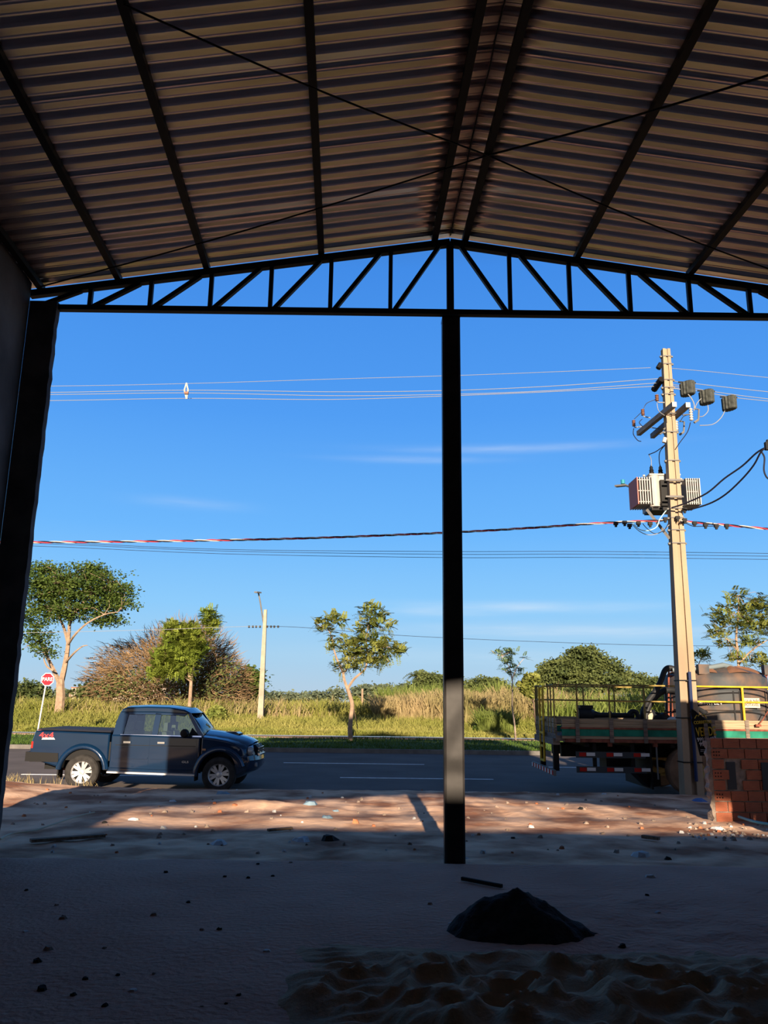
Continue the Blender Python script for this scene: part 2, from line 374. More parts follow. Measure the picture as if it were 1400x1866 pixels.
# trusses
def truss(Y, label, full=True):
    xr = bx(XR, Y); t = thing('roof_truss', (xr, Y, 6.22), label, 'truss')
    h = .085; xl, x2 = bx(-4.37, Y), bx(5.93, Y)
    MB().bar((xl+.35, Y, 6.245), (x2-.35, Y, 6.245), .08, .065).build('bottom_chord', BLACKSTEEL, t, smooth=False)
    for sx_, xe in ((-1, xl), (1, x2)):
        MB().bar((xr, Y, ZR-.045), (xe, Y, rz(xe, Y)-.045), .08, h).build('top_chord', BLACKSTEEL, t, smooth=False)
    MB().bar((xr, Y, 6.25), (xr, Y, ZR-.05), .085, .085).build('king_post', BLACKSTEEL, t, smooth=False)
    d = .735
    for s in (-1, 1):
        xb = [xr+s*d*i for i in range(7)]
        for i in range(1, 7):
            x = xb[i]; MB().bar((x, Y, 6.25), (x, Y, rz(x, Y)-.07), .05, .05).build('vertical_web', BLACKSTEEL, t, smooth=False)
            x0 = xb[i-1]+s*.14
            if i > 0: MB().bar((x0, Y, rz(x0, Y)-.08), (x-s*.05, Y, 6.27), .055, .05).build('diagonal_web', BLACKSTEEL, t, smooth=False)
        x0 = xb[6]+s*.12; MB().bar((x0, Y, rz(x0, Y)-.08), (xr+s*5.0, Y, 6.28), .05, .05).build('diagonal_web', BLACKSTEEL, t, smooth=False)
    return t
truss(YF, 'black steel roof truss across the front opening, against the sky')
truss(2.3, 'black steel roof truss over the camera position'); truss(-4.4, 'black steel roof truss in the rear half of the shed'); truss(YR+.1, 'black steel roof truss standing on the rear wall')
xa_, xb_ = XL-.1, XRW+.1
shadow_fascia = MB().ext([(xa_, 8.62, 6.75), (XR, 8.62, 7.5), (xb_, 8.62, 6.75), (xb_, 8.62, 7.78), (XR, 8.62, 8.55), (xa_, 8.62, 7.78)], (0, .05, 0)).build('shadow_panel', MATS['galvanised_sheet'], smooth=False); struct(shadow_fascia)  # unseen gable panel added above the roof so its shadow reaches the verge
# purlins
plab = {-4.25: 'roof purlin lying along the top of the left wall', -3.31: 'leftmost roof purlin in view, near the plaster wall', -2.23: 'second roof purlin from the left wall', -.82: 'third roof purlin from the left wall, left of the ridge pair',
        .59: 'roof purlin just left of the ridge seam', .97: 'roof purlin just right of the ridge seam', 2.36: 'roof purlin on the right slope, first right of the ridge pair', 3.75: 'rightmost roof purlin in view, over the right slope', 5.1: 'outermost purlin of the right slope'}
for x, lb in plab.items():
    za = rz(x, YF); p0 = (bx(x, YF+.03), YF+.03, za+.03); p1 = (bx(x, YR-.1), YR-.1, za+.03)
    m = MB().bar(p0, p1, .075, .065); o = m.build('roof_purlin', BLACKSTEEL, smooth=False, loc=p0); tag(o, lb, 'purlin', 'roof purlins')
# ribbed sheets: five ribs to a sheet, sheets lap over each other
def roof_side(s, name):
    y = YR-.3; prof = []; i = 0; P = .205
    while y < YF+.0:
        lap = .006 if (i//5) % 2 else 0
        if i % 5 == 0 and i: prof.append((y-.002, lap-.004))
        prof += [(y, lap), (y+.030, lap), (y+.034, lap-.005), (y+.04, lap), (y+.108, lap), (y+.112, lap+.005), (y+.118, lap), (y+.142, lap), (y+.154, .040+lap), (y+.192, .040+lap)]
        y += P; i += 1
    V = []; Fc = []
    xe = XR+s*5.25
    nxs = 9
    for (yy, h) in prof:
        for j in range(nxs):
            t = j/(nxs-1); x = XR+(xe-XR)*t; xx = bx(x, yy); V.append((xx, yy, ZR-SL*abs(x-XR)+.064+h))
    for a in range(len(prof)-1):
        for j in range(nxs-1):
            q = a*nxs+j; Fc.append((q, q+1, q+nxs+1, q+nxs))
    o = npmesh(name, V, Fc, GALV); md = o.modifiers.new('s', 'SOLIDIFY'); md.thickness = .0015; md.offset = 1; return o
a = roof_side(-1, 'ceiling_left'); b = roof_side(1, 'ceiling_right'); struct(a); struct(b); a.name = 'ceiling'; b.name = 'ceiling.001'
# ridge flashing seam: ragged lap hanging under the ridge
m = MB(); pts = []
for i in range(60):
    y = YF-i*.34+.0; pts.append((bx(XR+.01+random.uniform(-.012, .012), y), y, ZR+.058+random.uniform(0, .006)))
m.tube(pts, .006, 5); struct(m.build('trim_6', ROD))
# bracing rods
def roofpt(px, py, drop=.0):
    d = ray(px, py); lo, hi = .3, 3e1
    for _ in range(60):
        t = (lo+hi)/2; p = EYE+d*t
        if p.z > rz(p.x, p.y)-.02-drop: hi = t
        else: lo = t
    return EYE+d*lo
def rod(pa, pb, label, r=.009, ext=0):
    a = roofpt(*pa); b = roofpt(*pb); b = b+(b-a)*ext; n = 14; P = []
    for i in range(n+1):
        p = a.lerp(b, i/n); p.z -= .05*math.sin(math.pi*i/n); P.append(p)
    tag(MB().tube(P, r, 6).build('bracing_rod', ROD, loc=a), label, 'rod', 'roof bracing rods')
rod((225, 8), (889, 283), 'thin steel bracing rod from the upper left down to the ridge crossing'); rod((889, 283), (1395, 485), 'thin steel bracing rod from the ridge crossing down to the front right', ext=.15)
rod((75, 522), (889, 283), 'thin steel bracing rod from the front left truss end up to the ridge crossing'); rod((889, 283), (1400, 130), 'thicker bracing rod from the ridge crossing up to the right edge', .011, ext=.38)

# ------------------------------------------------------------------ pickup truck
def offset_poly(poly, d):
    n = len(poly); out_ = []
    A = sum(poly[i][0]*poly[(i+1) % n][1]-poly[(i+1) % n][0]*poly[i][1] for i in range(n)); sg = 1 if A > 0 else -1
    for i in range(n):
        p0 = Vector(poly[i-1]); p1 = Vector(poly[i]); p2 = Vector(poly[(i+1) % n]); e1 = (p1-p0).normalized(); e2 = (p2-p1).normalized()
        n1 = Vector((-e1.y, e1.x))*sg; n2 = Vector((-e2.y, e2.x))*sg; nn = (n1+n2)
        if nn.length < .2: nn = n1
        nn.normalize(); out_.append(p1+nn*d/max(.5, nn.dot(n1)))
    return out_
def slab(mb, poly, w, warp=None, e=.035):
    sl_ = [(-w, -e), (-w+.008, -e*.5), (-w+.03, -e*.1), (-w*.8, 0), (-w*.4, 0), (0, 0), (w*.4, 0), (w*.8, 0), (w-.03, -e*.1), (w-.008, -e*.5), (w, -e)]
    vs = []; n = len(poly)
    for (y, d) in sl_:
        q = offset_poly(poly, -d) if d else [Vector(p) for p in poly]
        for p in q:
            v = [p[0], y, p[1]]
            if warp: v = warp(*v)
            vs.append(v)
    fs = [tuple(range(n))]+[tuple((len(sl_)-1)*n+k for k in range(n))]
    for a in range(len(sl_)-1):
        for k in range(n): fs.append((a*n+k, a*n+(k+1) % n, (a+1)*n+(k+1) % n, (a+1)*n+k))
    mb.add(vs, fs); return mb
def arc(cx, cz, r, a0, a1, n=12): return [(cx+r*math.cos(R(a0+(a1-a0)*i/n)), cz+r*math.sin(R(a0+(a1-a0)*i/n))) for i in range(n+1)]
TX, TY, TZ = -7.79, 19.22, -.345
pk = thing('pickup_truck', (TX, TY, TZ), 'dark blue double cab pickup truck with a black bed cover, parked on the road', 'pickup truck')
pk.rotation_euler = (0, .007, 0); pk['_off'] = (0, 0, 0)
W = .87
def pb(mb, name, m, parent=None, smooth=True, angle=21):
    o = mb.build(name, m, parent or pk, smooth=smooth, local=True, angle=angle); o['_off'] = (0, 0, 0); return o
RWX, FWX, WZ = 1.25, 4.25, .35
bedp = [(.14, .60), (.07, .66), (.06, .84), (.09, 1.02), (.14, 1.215), (.5, 1.215), (1.2, 1.20), (1.80, 1.185), (1.80, .46)]+arc(RWX, .36, .49, 10, 172, 14)
pb(slab(MB(), bedp, W), 'cargo_bed', PAINT)
cabp = [(1.825, .44), (1.825, 1.16), (2.3, 1.16), (3.0, 1.15), (3.80, 1.14), (3.80, .42), (2.8, .42)]
pb(slab(MB(), cabp, W), 'cab_body', PAINT)
def noseW(x, y, z):
    f = max(0, (x-3.8)/1.2); c = 1-(y/W)**2
    z2 = z+(.10*c if z > .8 else 0)*(1-.25*f)
    x2 = x-(.22*f*f*abs(y/W)**3 if x > 4.3 else 0)+.05*f*c
    return [x2, y*(1-.05*f*f), z2]
frp = [(3.815, .42), (3.815, 1.14), (4.1, 1.115), (4.4, 1.075), (4.65, 1.02), (4.83, .955), (4.93, .88), (4.97, .78), (4.97, .6), (4.80, .55)]+arc(FWX, .34, .49, 25, 170, 14)
pb(slab(MB(), frp, W, noseW), 'front_wings', PAINT)
# bonnet skin over the wings, with scoop
V = []; Fc = []; nx_, ny_ = 12, 13
for i in range(nx_):
    x = 3.86+1.02*i/(nx_-1); zt = np.interp(x, [3.8, 4.1, 4.4, 4.65, 4.83, 4.93], [1.14, 1.115, 1.075, 1.02, .955, .88])
    for j in range(ny_):
        y = -.70+1.4*j/(ny_-1); v = noseW(x, y, zt); edge = .0 if j in (0, ny_-1) else .022
        V.append((v[0], v[1], v[2]+edge+(.02 if abs(y) < .45 else 0)))
for i in range(nx_-1):
    for j in range(ny_-1): q = i*ny_+j; Fc.append((q, q+1, q+ny_+1, q+ny_))
m = MB(); m.add(V, Fc); bon = pb(m, 'bonnet', PAINT)
m = MB(); m.ext([(4.12, -.22, 1.20), (4.52, -.24, 1.13), (4.54, -.24, 1.20), (4.46, -.20, 1.235), (4.2, -.16, 1.235)], (0, .46, 0)); sc_ = pb(m, 'bonnet_scoop', PAINT)
m = MB(); m.bb((4.48, -.19, 1.155), (4.555, .17, 1.205)); pb(m, 'scoop_mouth', BLKPL, sc_)
# doors as slightly raised skins
def skin(poly, y, th, z2y=None):
    m = MB(); m.ext([(x, y, z) for x, z in poly], (0, -th, 0)); return m
for sgn in (-1, 1):
    th = .012*(-sgn)
    rd = [(1.94, 1.10), (2.685, 1.10), (2.685, .50), (1.94, .50), (1.90, .62), (1.9, .9)]
    fd = [(2.705, 1.10), (3.70, 1.08), (3.73, .95), (3.72, .49), (2.705, .50)]
    for poly, hx in ((rd, 2.12), (fd, 2.87)):
        d = pb(skin(poly, sgn*(W-.004), -sgn*.010), 'door', PAINT, smooth=False)
        hm = MB().bb((hx-.005, sgn*(W+.002), .985), (hx+.15, sgn*(W+.035), 1.025)); pb(hm, 'door_handle', CHROME, d)
        ml = MB().bb((poly[0][0]+.02, sgn*(W+.004), .655), (poly[1][0]-.02, sgn*(W+.02), .695)); pb(ml, 'side_moulding', PAINT, d)
        cl = MB().bb((poly[0][0]+.0, sgn*(W+.004), .938), (poly[1][0], sgn*(W+.012), .948)); pb(cl, 'crease_line', BLKPL, d)
    # sill and running board
    pb(MB().bb((1.80, sgn*(W-.12), .36), (3.76, sgn*(W-.02), .47)), 'sill', PAINT, smooth=False)
    pb(MB().bar((1.83, sgn*(W+.03), .375), (3.74, sgn*(W+.03), .345), .16, .035), 'running_board', ALLOY if sgn < 0 else BLKPL, smooth=False)
# greenhouse
def gy(z): return .80-(z-1.14)*.27
def panel(poly, sgn, th, m, name, parent=None, out_=0.0):
    a = [(x, sgn*(gy(z)+out_), z) for x, z in poly]; b = [(x, sgn*(gy(z)+out_-th), z) for x, z in poly]; n = len(poly)
    mb = MB(); mb.add(a+b, [tuple(range(n)), tuple(range(n, 2*n))]+[(i, (i+1) % n, n+(i+1) % n, n+i) for i in range(n)]); return pb(mb, name, m, parent, smooth=False)
roofp = [(1.93, 1.625), (1.955, 1.70), (2.05, 1.745), (2.5, 1.77), (3.0, 1.765), (3.35, 1.715), (3.50, 1.645), (3.40, 1.615), (2.7, 1.64)]
def roofW(x, y, z): return [x+(.07*(1-(y/.68)**2) if x > 3.2 else 0), y, z+(.045*(1-(y/.68)**2) if z > 1.66 else 0)]
pb(slab(MB(), roofp, .685, roofW, .03), 'roof', PAINT)
for s in (-1, 1):
    panel([(1.83, 1.13), (1.865, 1.45), (1.93, 1.66), (2.12, 1.665), (2.05, 1.13)], s, .04, PAINT, 'rear_pillar')
    panel([(2.69, 1.13), (2.82, 1.13), (2.845, 1.62), (2.715, 1.64)], s, .04, PAINT, 'centre_pillar')
    panel([(3.42, 1.655), (3.50, 1.64), (3.88, 1.12), (3.76, 1.12)], s, .05, PAINT, 'front_pillar')
    panel([(2.0, 1.60), (2.05, 1.68), (3.46, 1.66), (3.36, 1.575), (3.2, 1.595)], s, .04, PAINT, 'roof_rail')
    panel([(3.50, 1.12), (3.57, 1.33), (3.80, 1.12)], s, .03, BLKPL, 'quarter_panel')
    panel([(2.0, 1.12), (3.8, 1.12), (3.8, 1.165), (2.0, 1.165)], s, .02, CHROME if s < 0 else BLKPL, 'belt_trim', None, .004)
    panel([(2.06, 1.13), (2.70, 1.13), (2.73, 1.64), (2.10, 1.64)], s, .006, GLASS, 'door_window', None, -.02)
    panel([(2.81, 1.13), (3.79, 1.13), (3.40, 1.64), (2.84, 1.64)], s, .006, GLASS, 'door_window', None, -.02)
    m = MB(); m.lathe([(.001, -.10), (.07, -.09), (.095, -.02), (.09, .05), (.06, .08), (.001, .085)], (3.47, s*1.0, 1.22), 'Y', 14); pb(m, 'wing_mirror', BLKPL)
# cab back wall with glass
m = MB()
for (z0, z1, y0, y1) in ((1.13, 1.24, -.76, .76), (1.56, 1.66, -.66, .66)): m.ext([(1.84+(z0-1.13)*.18, y0, z0), (1.84+(z0-1.13)*.18, y1, z0), (1.84+(z1-1.13)*.18, y1, z1), (1.84+(z1-1.13)*.18, y0, z1)], (.03, 0, 0))
for s in (-1, 1): m.ext([(1.86, s*.75, 1.2), (1.86, s*.58, 1.2), (1.92, s*.54, 1.6), (1.92, s*.66, 1.6)], (.03, 0, 0))
pb(m, 'cab_back_panel', PAINT, smooth=False)
m = MB(); m.ext([(1.87, -.6, 1.22), (1.87, .6, 1.22), (1.925, .56, 1.58), (1.925, -.56, 1.58)], (.005, 0, 0)); pb(m, 'rear_window', GLASS, smooth=False)
# windscreen, curved
V = []; n = 9
for j in range(n):
    t = -1+2*j/(n-1); V.append((3.86+.10*(1-t*t), t*.745, 1.15)); V.append((3.455+.07*(1-t*t), t*.645, 1.655))
m = MB(); m.add(V, [(2*j, 2*j+2, 2*j+3, 2*j+1) for j in range(n-1)]); o = pb(m, 'windscreen', GLASSW); md = o.modifiers.new('s', 'SOLIDIFY'); md.thickness = .005
for y0 in (-.55, .0): pb(MB().tube([(3.93, y0+.5, 1.165), (3.90, y0+.25, 1.195), (3.865, y0-.05, 1.20)], .010, 5), 'wiper', BLKPL)
# interior
for x in (2.15, 2.98):
    for y in (-.36, .36):
        m = MB(); slabp = [(x, .6), (x+.45, .6), (x+.45, .72), (x+.1, .74), (x-.02, 1.22), (x-.12, 1.22)]
        m.ext([(a, y-.23, z) for a, z in slabp], (0, .46, 0)); m.ext([(x-.13, y-.11, 1.24), (x-.03, y-.11, 1.24), (x-.03, y-.11, 1.42), (x-.11, y-.11, 1.42)], (0, .22, 0)); pb(m, 'seat', SEATM, smooth=False)
m = MB(); m.tube([(3.50+.03*math.cos(t), .36+.18*math.sin(t), 1.05+.17*math.cos(t)) for t in np.linspace(0, 2*math.pi, 20)], .012, 6); pb(m, 'steering_wheel', BLKPL)
pb(MB().bb((3.55, -.7, .85), (3.85, .7, 1.10)), 'dashboard', BLKPL, smooth=False)
# bed cover
m = MB(); V = [(.13, -.80, 1.225), (.13, .80, 1.225), (1.79, .80, 1.20), (1.79, -.80, 1.20), (.20, -.72, 1.262), (.20, .72, 1.262), (1.77, .72, 1.238), (1.77, -.72, 1.238)]
m.add(V, [(0, 1, 5, 4), (1, 2, 6, 5), (2, 3, 7, 6), (3, 0, 4, 7), (4, 5, 6, 7), (3, 2, 1, 0)]); pb(m, 'bed_cover', COVER, smooth=False)
# flares
def flare(cx, cz, r, a0, a1):
    m = MB(); n = 18; V = []
    for s in (-1,):
        pass
    for i in range(n+1):
        a = R(a0+(a1-a0)*i/n); c_, s_ = math.cos(a), math.sin(a)
        for (rr, yy) in ((r-.02, 0), (r-.01, .055), (r+.02, .07), (r+.075, .045), (r+.10, -.002)): V.append((cx+rr*c_, yy, cz+rr*s_*1.02))
    Fc = [(i*5+k, i*5+k+1, i*5+5+k+1, i*5+5+k) for i in range(n) for k in range(4)]
    return V, Fc
for (cx, a0, a1) in ((RWX, 6, 176), (FWX, 18, 186)):
    for s in (-1, 1):
        V, Fc = flare(cx, .37, .48, a0, a1); m = MB(); m.add([(x, s*(W+y), z) for x, y, z in V], Fc); pb(m, 'wheel_arch_flare', PAINT, angle=60)
        pb(MB().bb((cx-.53, s*(W-.25), .22), (cx-.50, s*(W+.02), .52)), 'mud_flap', BLKPL, smooth=False)
# bumpers, grille, lamps
m = MB(); m.ext([(-.0, -.885, .60), (.0, -.885, .72), (.06, -.885, .76), (.70, -.885, .745), (.72, -.885, .56), (.10, -.885, .555)], (0, .08, 0)); m.ext([(-.0, .885, .60), (.0, .885, .72), (.06, .885, .76), (.70, .885, .745), (.72, .885, .56), (.10, .885, .555)], (0, -.08, 0))
m.bb((-.03, -.84, .56), (.10, .84, .76)); pb(m, 'rear_bumper', BLKPL, smooth=False)
pb(slab(MB(), [(4.62, .26), (4.98, .42), (5.05, .50), (5.08, .66), (5.05, .76), (4.86, .78), (4.78, .66), (4.70, .45)], .84, lambda x, y, z: [x-.20*abs(y/.84)**3, y, z]), 'front_bumper', PAINT)
pb(slab(MB(), [(4.90, .74), (5.0, .74), (5.02, .90), (4.95, .98), (4.88, .98)], .42), 'grille', BLKPL)
for z in (.78, .84, .90): pb(MB().bb((4.99, -.38, z), (5.035, .38, z+.018)), 'grille_bar', CHROME)
pb(MB().bar((5.04, -.40, .76), (5.04, .40, .76), .05, .03), 'grille_trim', CHROME)
for s in (-1, 1):
    m = MB(); m.lathe([(.001, -.02), (.10, -.02), (.115, .05), (.08, .09), (.001, .10)], (4.85, s*.63, .85), 'X', 18); pb(m, 'headlamp', LAMPG)
    m = MB(); m.lathe([(.001, -.02), (.05, -.02), (.05, .03), (.001, .035)], (5.0, s*.55, .56), 'X', 14); pb(m, 'fog_lamp', LAMPG)
    pb(MB().bb((.085, s*.80, .84), (.125, s*.872, .98)), 'tail_lamp', REDL, smooth=False)
    pb(MB().bb((3.85, s*(W-.0), .86), (3.93, s*(W+.012), .90)), 'side_indicator', mat('amber_lens', (.5, .25, .12), .4), smooth=False)
# underside
pb(MB().bb((.3, -.55, .38), (4.7, .55, .55)).bb((.7, -.84, .6), (1.9, .84, 1.0)).bb((3.75, -.6, .6), (4.8, .6, .95)), 'chassis', BLKPL, smooth=False)
for x in (RWX, FWX): pb(MB().tube([(x, -.75, WZ), (x, .75, WZ)], .05, 10), 'axle', BLKPL)
# decal on the bed side
dec = text('4x4', .17, REDM, (.40, -W-.006, 1.115), (1, 0, 0), (0, 0, 1), pk, 'bed_decal', .003, sx=1.25)
pb(MB().ext([(.30, -W-.004, 1.025), (.60, -W-.004, 1.03), (.56, -W-.004, 1.075), (.33, -W-.004, 1.07)], (0, -.003, 0)), 'bed_decal_stripe', WHITEM, smooth=False)
text('GLS', .06, ALLOY, (3.5, -W-.02, .61), (1, 0, 0), (0, 0, 1), pk, 'door_badge', .003, sx=1.5)
pb(MB().tube([(.95, -.2, .35), (.70, -.62, .40)], .03, 8), 'exhaust_pipe', RUST)
# wheels
def wheel_parts(x, y, side, parent):
    m = MB(); m.lathe([(.235, -.11), (.30, -.125), (.345, -.115), (.37, -.08), (.378, 0), (.37, .08), (.345, .115), (.30, .125), (.235, .11)], (x, y, WZ+.005), 'Y', 36, False); tr = pb(m, 'tyre', RUBBER)
    for k in range(44):
        pass
    yo = y+side*.06; m = MB(); m.lathe([(.236, side*.06), (.222, side*.062), (.205, side*.03), (.205, -.05), (.236, -.09)], (x, y, WZ+.005), 'Y', 36, False)
    for k in range(6):
        a = R(60*k+15)
        for q in (-1, 1):
            d1 = Vector((math.cos(a+q*.10), 0, math.sin(a+q*.10))); d2 = Vector((math.cos(a+q*.20), 0, math.sin(a+q*.20)))
            m.bar(Vector((x, yo-.012*side, WZ+.005))+d1*.05, Vector((x, yo, WZ+.005))+d2*.215, .055, .022, up=(0, 1, 0))
    m.lathe([(.001, side*.075), (.05, side*.07), (.075, side*.05), (.075, 0)], (x, y, WZ+.005), 'Y', 18); pb(m, 'rim', ALLOY, tr, smooth=True)
    m = MB(); m.lathe([(.001, 0), (.2, 0), (.2, -side*.03), (.001, -side*.03)], (x, y+side*.01, WZ+.005), 'Y', 24); pb(m, 'brake_disc', BLKPL, tr)
for x in (RWX, FWX):
    for s in (-1, 1): wheel_parts(x, s*(W-.08), s, pk)

# ------------------------------------------------------------------ water truck
BX0, BX1, BY0, BY1, RD = 3.86, 10.6, 18.3, 20.7, -.35
ft = thing('flatbed_truck', ((BX0+BX1)/2, (BY0+BY1)/2, RD), 'wooden flatbed truck with yellow railings and green side boards, parked behind the concrete pole', 'truck')
def fb(mb, name, m, parent=None, smooth=False): return mb.build(name, m, parent or ft, smooth=smooth)
z0, z1, zt = .84, 1.27, 2.00
fb(MB().bb((BX0, BY0+.05, z0-.06), (BX1, BY1-.05, z0+.06)), 'bed_floor', WOODD)
fb(MB().bb((BX0+.2, BY0-.005, z0-.075), (BX1, BY0+.07, z0-.005)).bb((BX0+.2, BY1-.07, z0-.075), (BX1, BY1, z0-.005)), 'bed_edge_beam', RUST)
for i in range(9):
    xa = 4.33+i*.75
    xs = (BX0+.10 if i == 0 else xa-.75)+.03; xe = xa-.03
    for (YY, q) in ((BY0, 0), (BY1-.03, 1)):
        bd = fb(MB().bb((xs, YY, z0+.22), (xe, YY+.03, z1)), 'side_board', WOODP)
        fb(MB().bb((xs, YY-.004, z0+.06), (xe, YY+.028, z0+.215)), 'green_board', GREENP, bd)
        fb(MB().bb((xs, YY-.002, z0), (xe, YY+.03, z0+.055)), 'lower_board', WOODP, bd)
        m = MB()
        for k in range(3): m.bb((xs, YY-.008, z0+.27+k*.055), (xe, YY+.0, z0+.31+k*.055))
        fb(m, 'board_slat', WOODP, bd)
        m = MB(); m.bb((xe-.012, YY-.03, z0-.08), (xe+.072, YY-.005, z1+.01)); m.bb((xe+.012, YY-.034, z0-.08), (xe+.044, YY-.028, z1)); fb(m, 'board_stake', WOODD)
fb(MB().bb((BX0+.1, BY0-.02, z0+.205), (BX1, BY0-.006, z0+.245)), 'side_iron_strap', RUST)
# headboards at the rear
for k in range(4): fb(MB().bb((BX0, BY0+.1, z0+.02+k*.105), (BX0+.04, BY1-.05, z0+.115+k*.105)), 'tail_board', WOODD if k < 2 else WOODP)
fb(MB().bb((BX0-.06, BY0+.1, .70), (BX0+.10, BY1-.1, .84)), 'rear_crossbeam', WOODD)
# rails
def rail(name, pts, r=.017, m=YELLD): return fb(MB().tube(pts, r, 7), name, m, smooth=True)
for (YY, xs) in ((BY0+.03, 4.35), (BY1-.03, 3.9)):
    for zz in (zt, zt-.33):
        rail('top_rail' if zz == zt else 'middle_rail', [(xs, YY, zz), (6.7, YY, zz-.02 if zz < zt else zz)], .018)
        rail('top_rail' if zz == zt else 'middle_rail', [(6.7, YY, zz), (BX1, YY, zz-.01)], .021, YELL)
    for i, x in enumerate((xs, 5.07, 5.85, 6.6, 8.06, 9.5)): rail('rail_post', [(x, YY, z0+.1), (x, YY, zt)], .02 if x < 7 else .027, YELLD if x < 7 else YELL)
for y in (18.45, 18.8, 19.1, 20.15, 20.4, 20.65): rail('rear_rail_post', [(BX0+.0, y, z0+.1), (BX0, y, zt)])
for zz in (zt, zt-.33): 
    rail('rear_rail', [(BX0, 18.45, zz), (BX0, 19.1, zz)]); rail('rear_rail', [(BX0, 20.15, zz), (BX0, 20.65, zz)])
rail('corner_rail', [(BX0, 18.45, zt), (4.1, 18.33, zt), (4.35, 18.33, zt)])
# ladder
lad = rail('ladder', [(BX0-.07, 19.35, .28), (BX0-.07, 19.35, 1.9), (BX0-.05, 19.38, 1.97), (BX0-.05, 19.72, 1.97), (BX0-.07, 19.75, 1.9), (BX0-.07, 19.75, .28)], .028, YELL)
for zz in (.3, .62, .92, 1.22): fb(MB().bar((BX0-.07, 19.35, zz), (BX0-.07, 19.75, zz), .04, .05), 'ladder_rung', YELL, lad)
# chassis and bumper
m = MB(); m.bb((4.1, 18.95, .42), (10.6, 19.1, .68)).bb((4.1, 19.9, .42), (10.6, 20.05, .68))
for x in (4.5, 5.5, 6.4, 7.6, 9.0): m.bb((x, 18.4, .66), (x+.1, 20.6, .79))
fb(m, 'chassis', BLKPL)
for y in (18.75, 20.25): fb(MB().bb((BX0+.02, y, .12), (BX0+.14, y+.12, .75)), 'bumper_hanger', BLKPL)
m = MB(); m.bb((BX0-.10, 18.25, .055), (BX0-.04, 20.85, .175)); bp_ = fb(m, 'underrun_bar', GREYM)
for k in range(8):
    fb(MB().bb((BX0-.106, 18.27+k*.32, .07), (BX0-.10, 18.41+k*.32, .16)), 'red_reflector', REDL, bp_); fb(MB().bb((BX0-.106, 18.43+k*.32, .07), (BX0-.10, 18.56+k*.32, .16)), 'white_reflector', WHITEM, bp_)
m = MB(); m.bb((BX0-.106, 18.25, .055), (BX0-.10, 18.25, .175))
SX0, SX1 = 4.30, 5.82
for zz in (.50, .185):
    g = fb(MB().bb((SX0, 18.36, zz-.065), (SX1, 18.42, zz+.065)), 'side_guard_bar', mat('guard_bar', (.05, .055, .06), .7))
    for k in range(3):
        xq = SX0+.06+k*.60; fb(MB().bb((xq, 18.352, zz-.035), (xq+.15, 18.36, zz+.045)), 'red_reflector', REDL, g); fb(MB().bb((xq+.16, 18.352, zz-.025), (xq+.35, 18.36, zz+.045)), 'white_reflector', WHITEM, g)
for x in (4.68, 5.52): fb(MB().bb((x, 18.42, .14), (x+.08, 18.48, .80)), 'guard_hanger', BLKPL)
for x in (5.0, 6.0, 6.6): fb(MB().bb((x, 18.32, .68), (x+.09, 18.40, .77)), 'bracket', RUST)
m = MB().bb((4.30, 18.7, -.0), (5.75, 20.2, .5)); 
fb(MB().bb((5.1, 18.9, .15), (5.75, 19.5, .55)), 'fuel_tank', BLKPL)
fb(MB().bb((5.95, 18.45, -.22), (5.99, 20.4, .75)), 'mud_flap', BLKPL)
fb(MB().ext([(5.65, 18.6, .1), (6.2, 18.6, .1), (6.2, 18.6, -.15), (5.95, 18.6, -.2)], (0, .5, 0)), 'spare_carrier', BLKPL)
fb(MB().bb((6.05, 18.33, .0), (6.08, 18.36, .75)), 'lamp_bracket', GREYM)
for xw in (6.83,):
    for (ya, nm) in ((18.36, 0), (20.35, 1)):
        m = MB(); m.lathe([(.28, 0), (.42, -.03), (.50, 0), (.525, .06), (.525, .24), (.50, .30), (.30, .30)], (xw, ya, RD+.535), 'Y', 36, False); t_ = fb(m, 'tyre', mat('dusty_tyre', (.23, .14, .09), .95, var=.25), smooth=True)
        m = MB(); m.lathe([(.001, .10), (.12, .07), (.15, .10), (.22, .10), (.26, .02), (.285, .0), (.285, .25)], (xw, ya, RD+.535), 'Y', 30, False); fb(m, 'rim', mat('dusty_yellow_rim', (.50, .36, .14), .7, var=.3), t_, smooth=True)
    fb(MB().tube([(xw, 18.5, RD+.535), (xw, 20.5, RD+.535)], .09, 10), 'axle', BLKPL, smooth=True)
# cab, mostly beyond the frame
cb_ = fb(MB().ext([(10.75, 18.45, .1), (10.75, 18.45, 2.2), (11.0, 18.45, 2.4), (12.1, 18.45, 2.35), (12.45, 18.45, 1.3), (12.6, 18.45, .2)], (0, 2.1, 0)), 'cab', mat('cab_paint', (.35, .30, .24), .5))
for ya in (18.5, 20.3):
    m = MB(); m.lathe([(.001, -.0), (.42, -.03), (.50, 0), (.525, .06), (.50, .25), (.001, .25)], (11.8, ya, RD+.535), 'Y', 30); fb(m, 'tyre', MATS['dusty_tyre'], smooth=True)
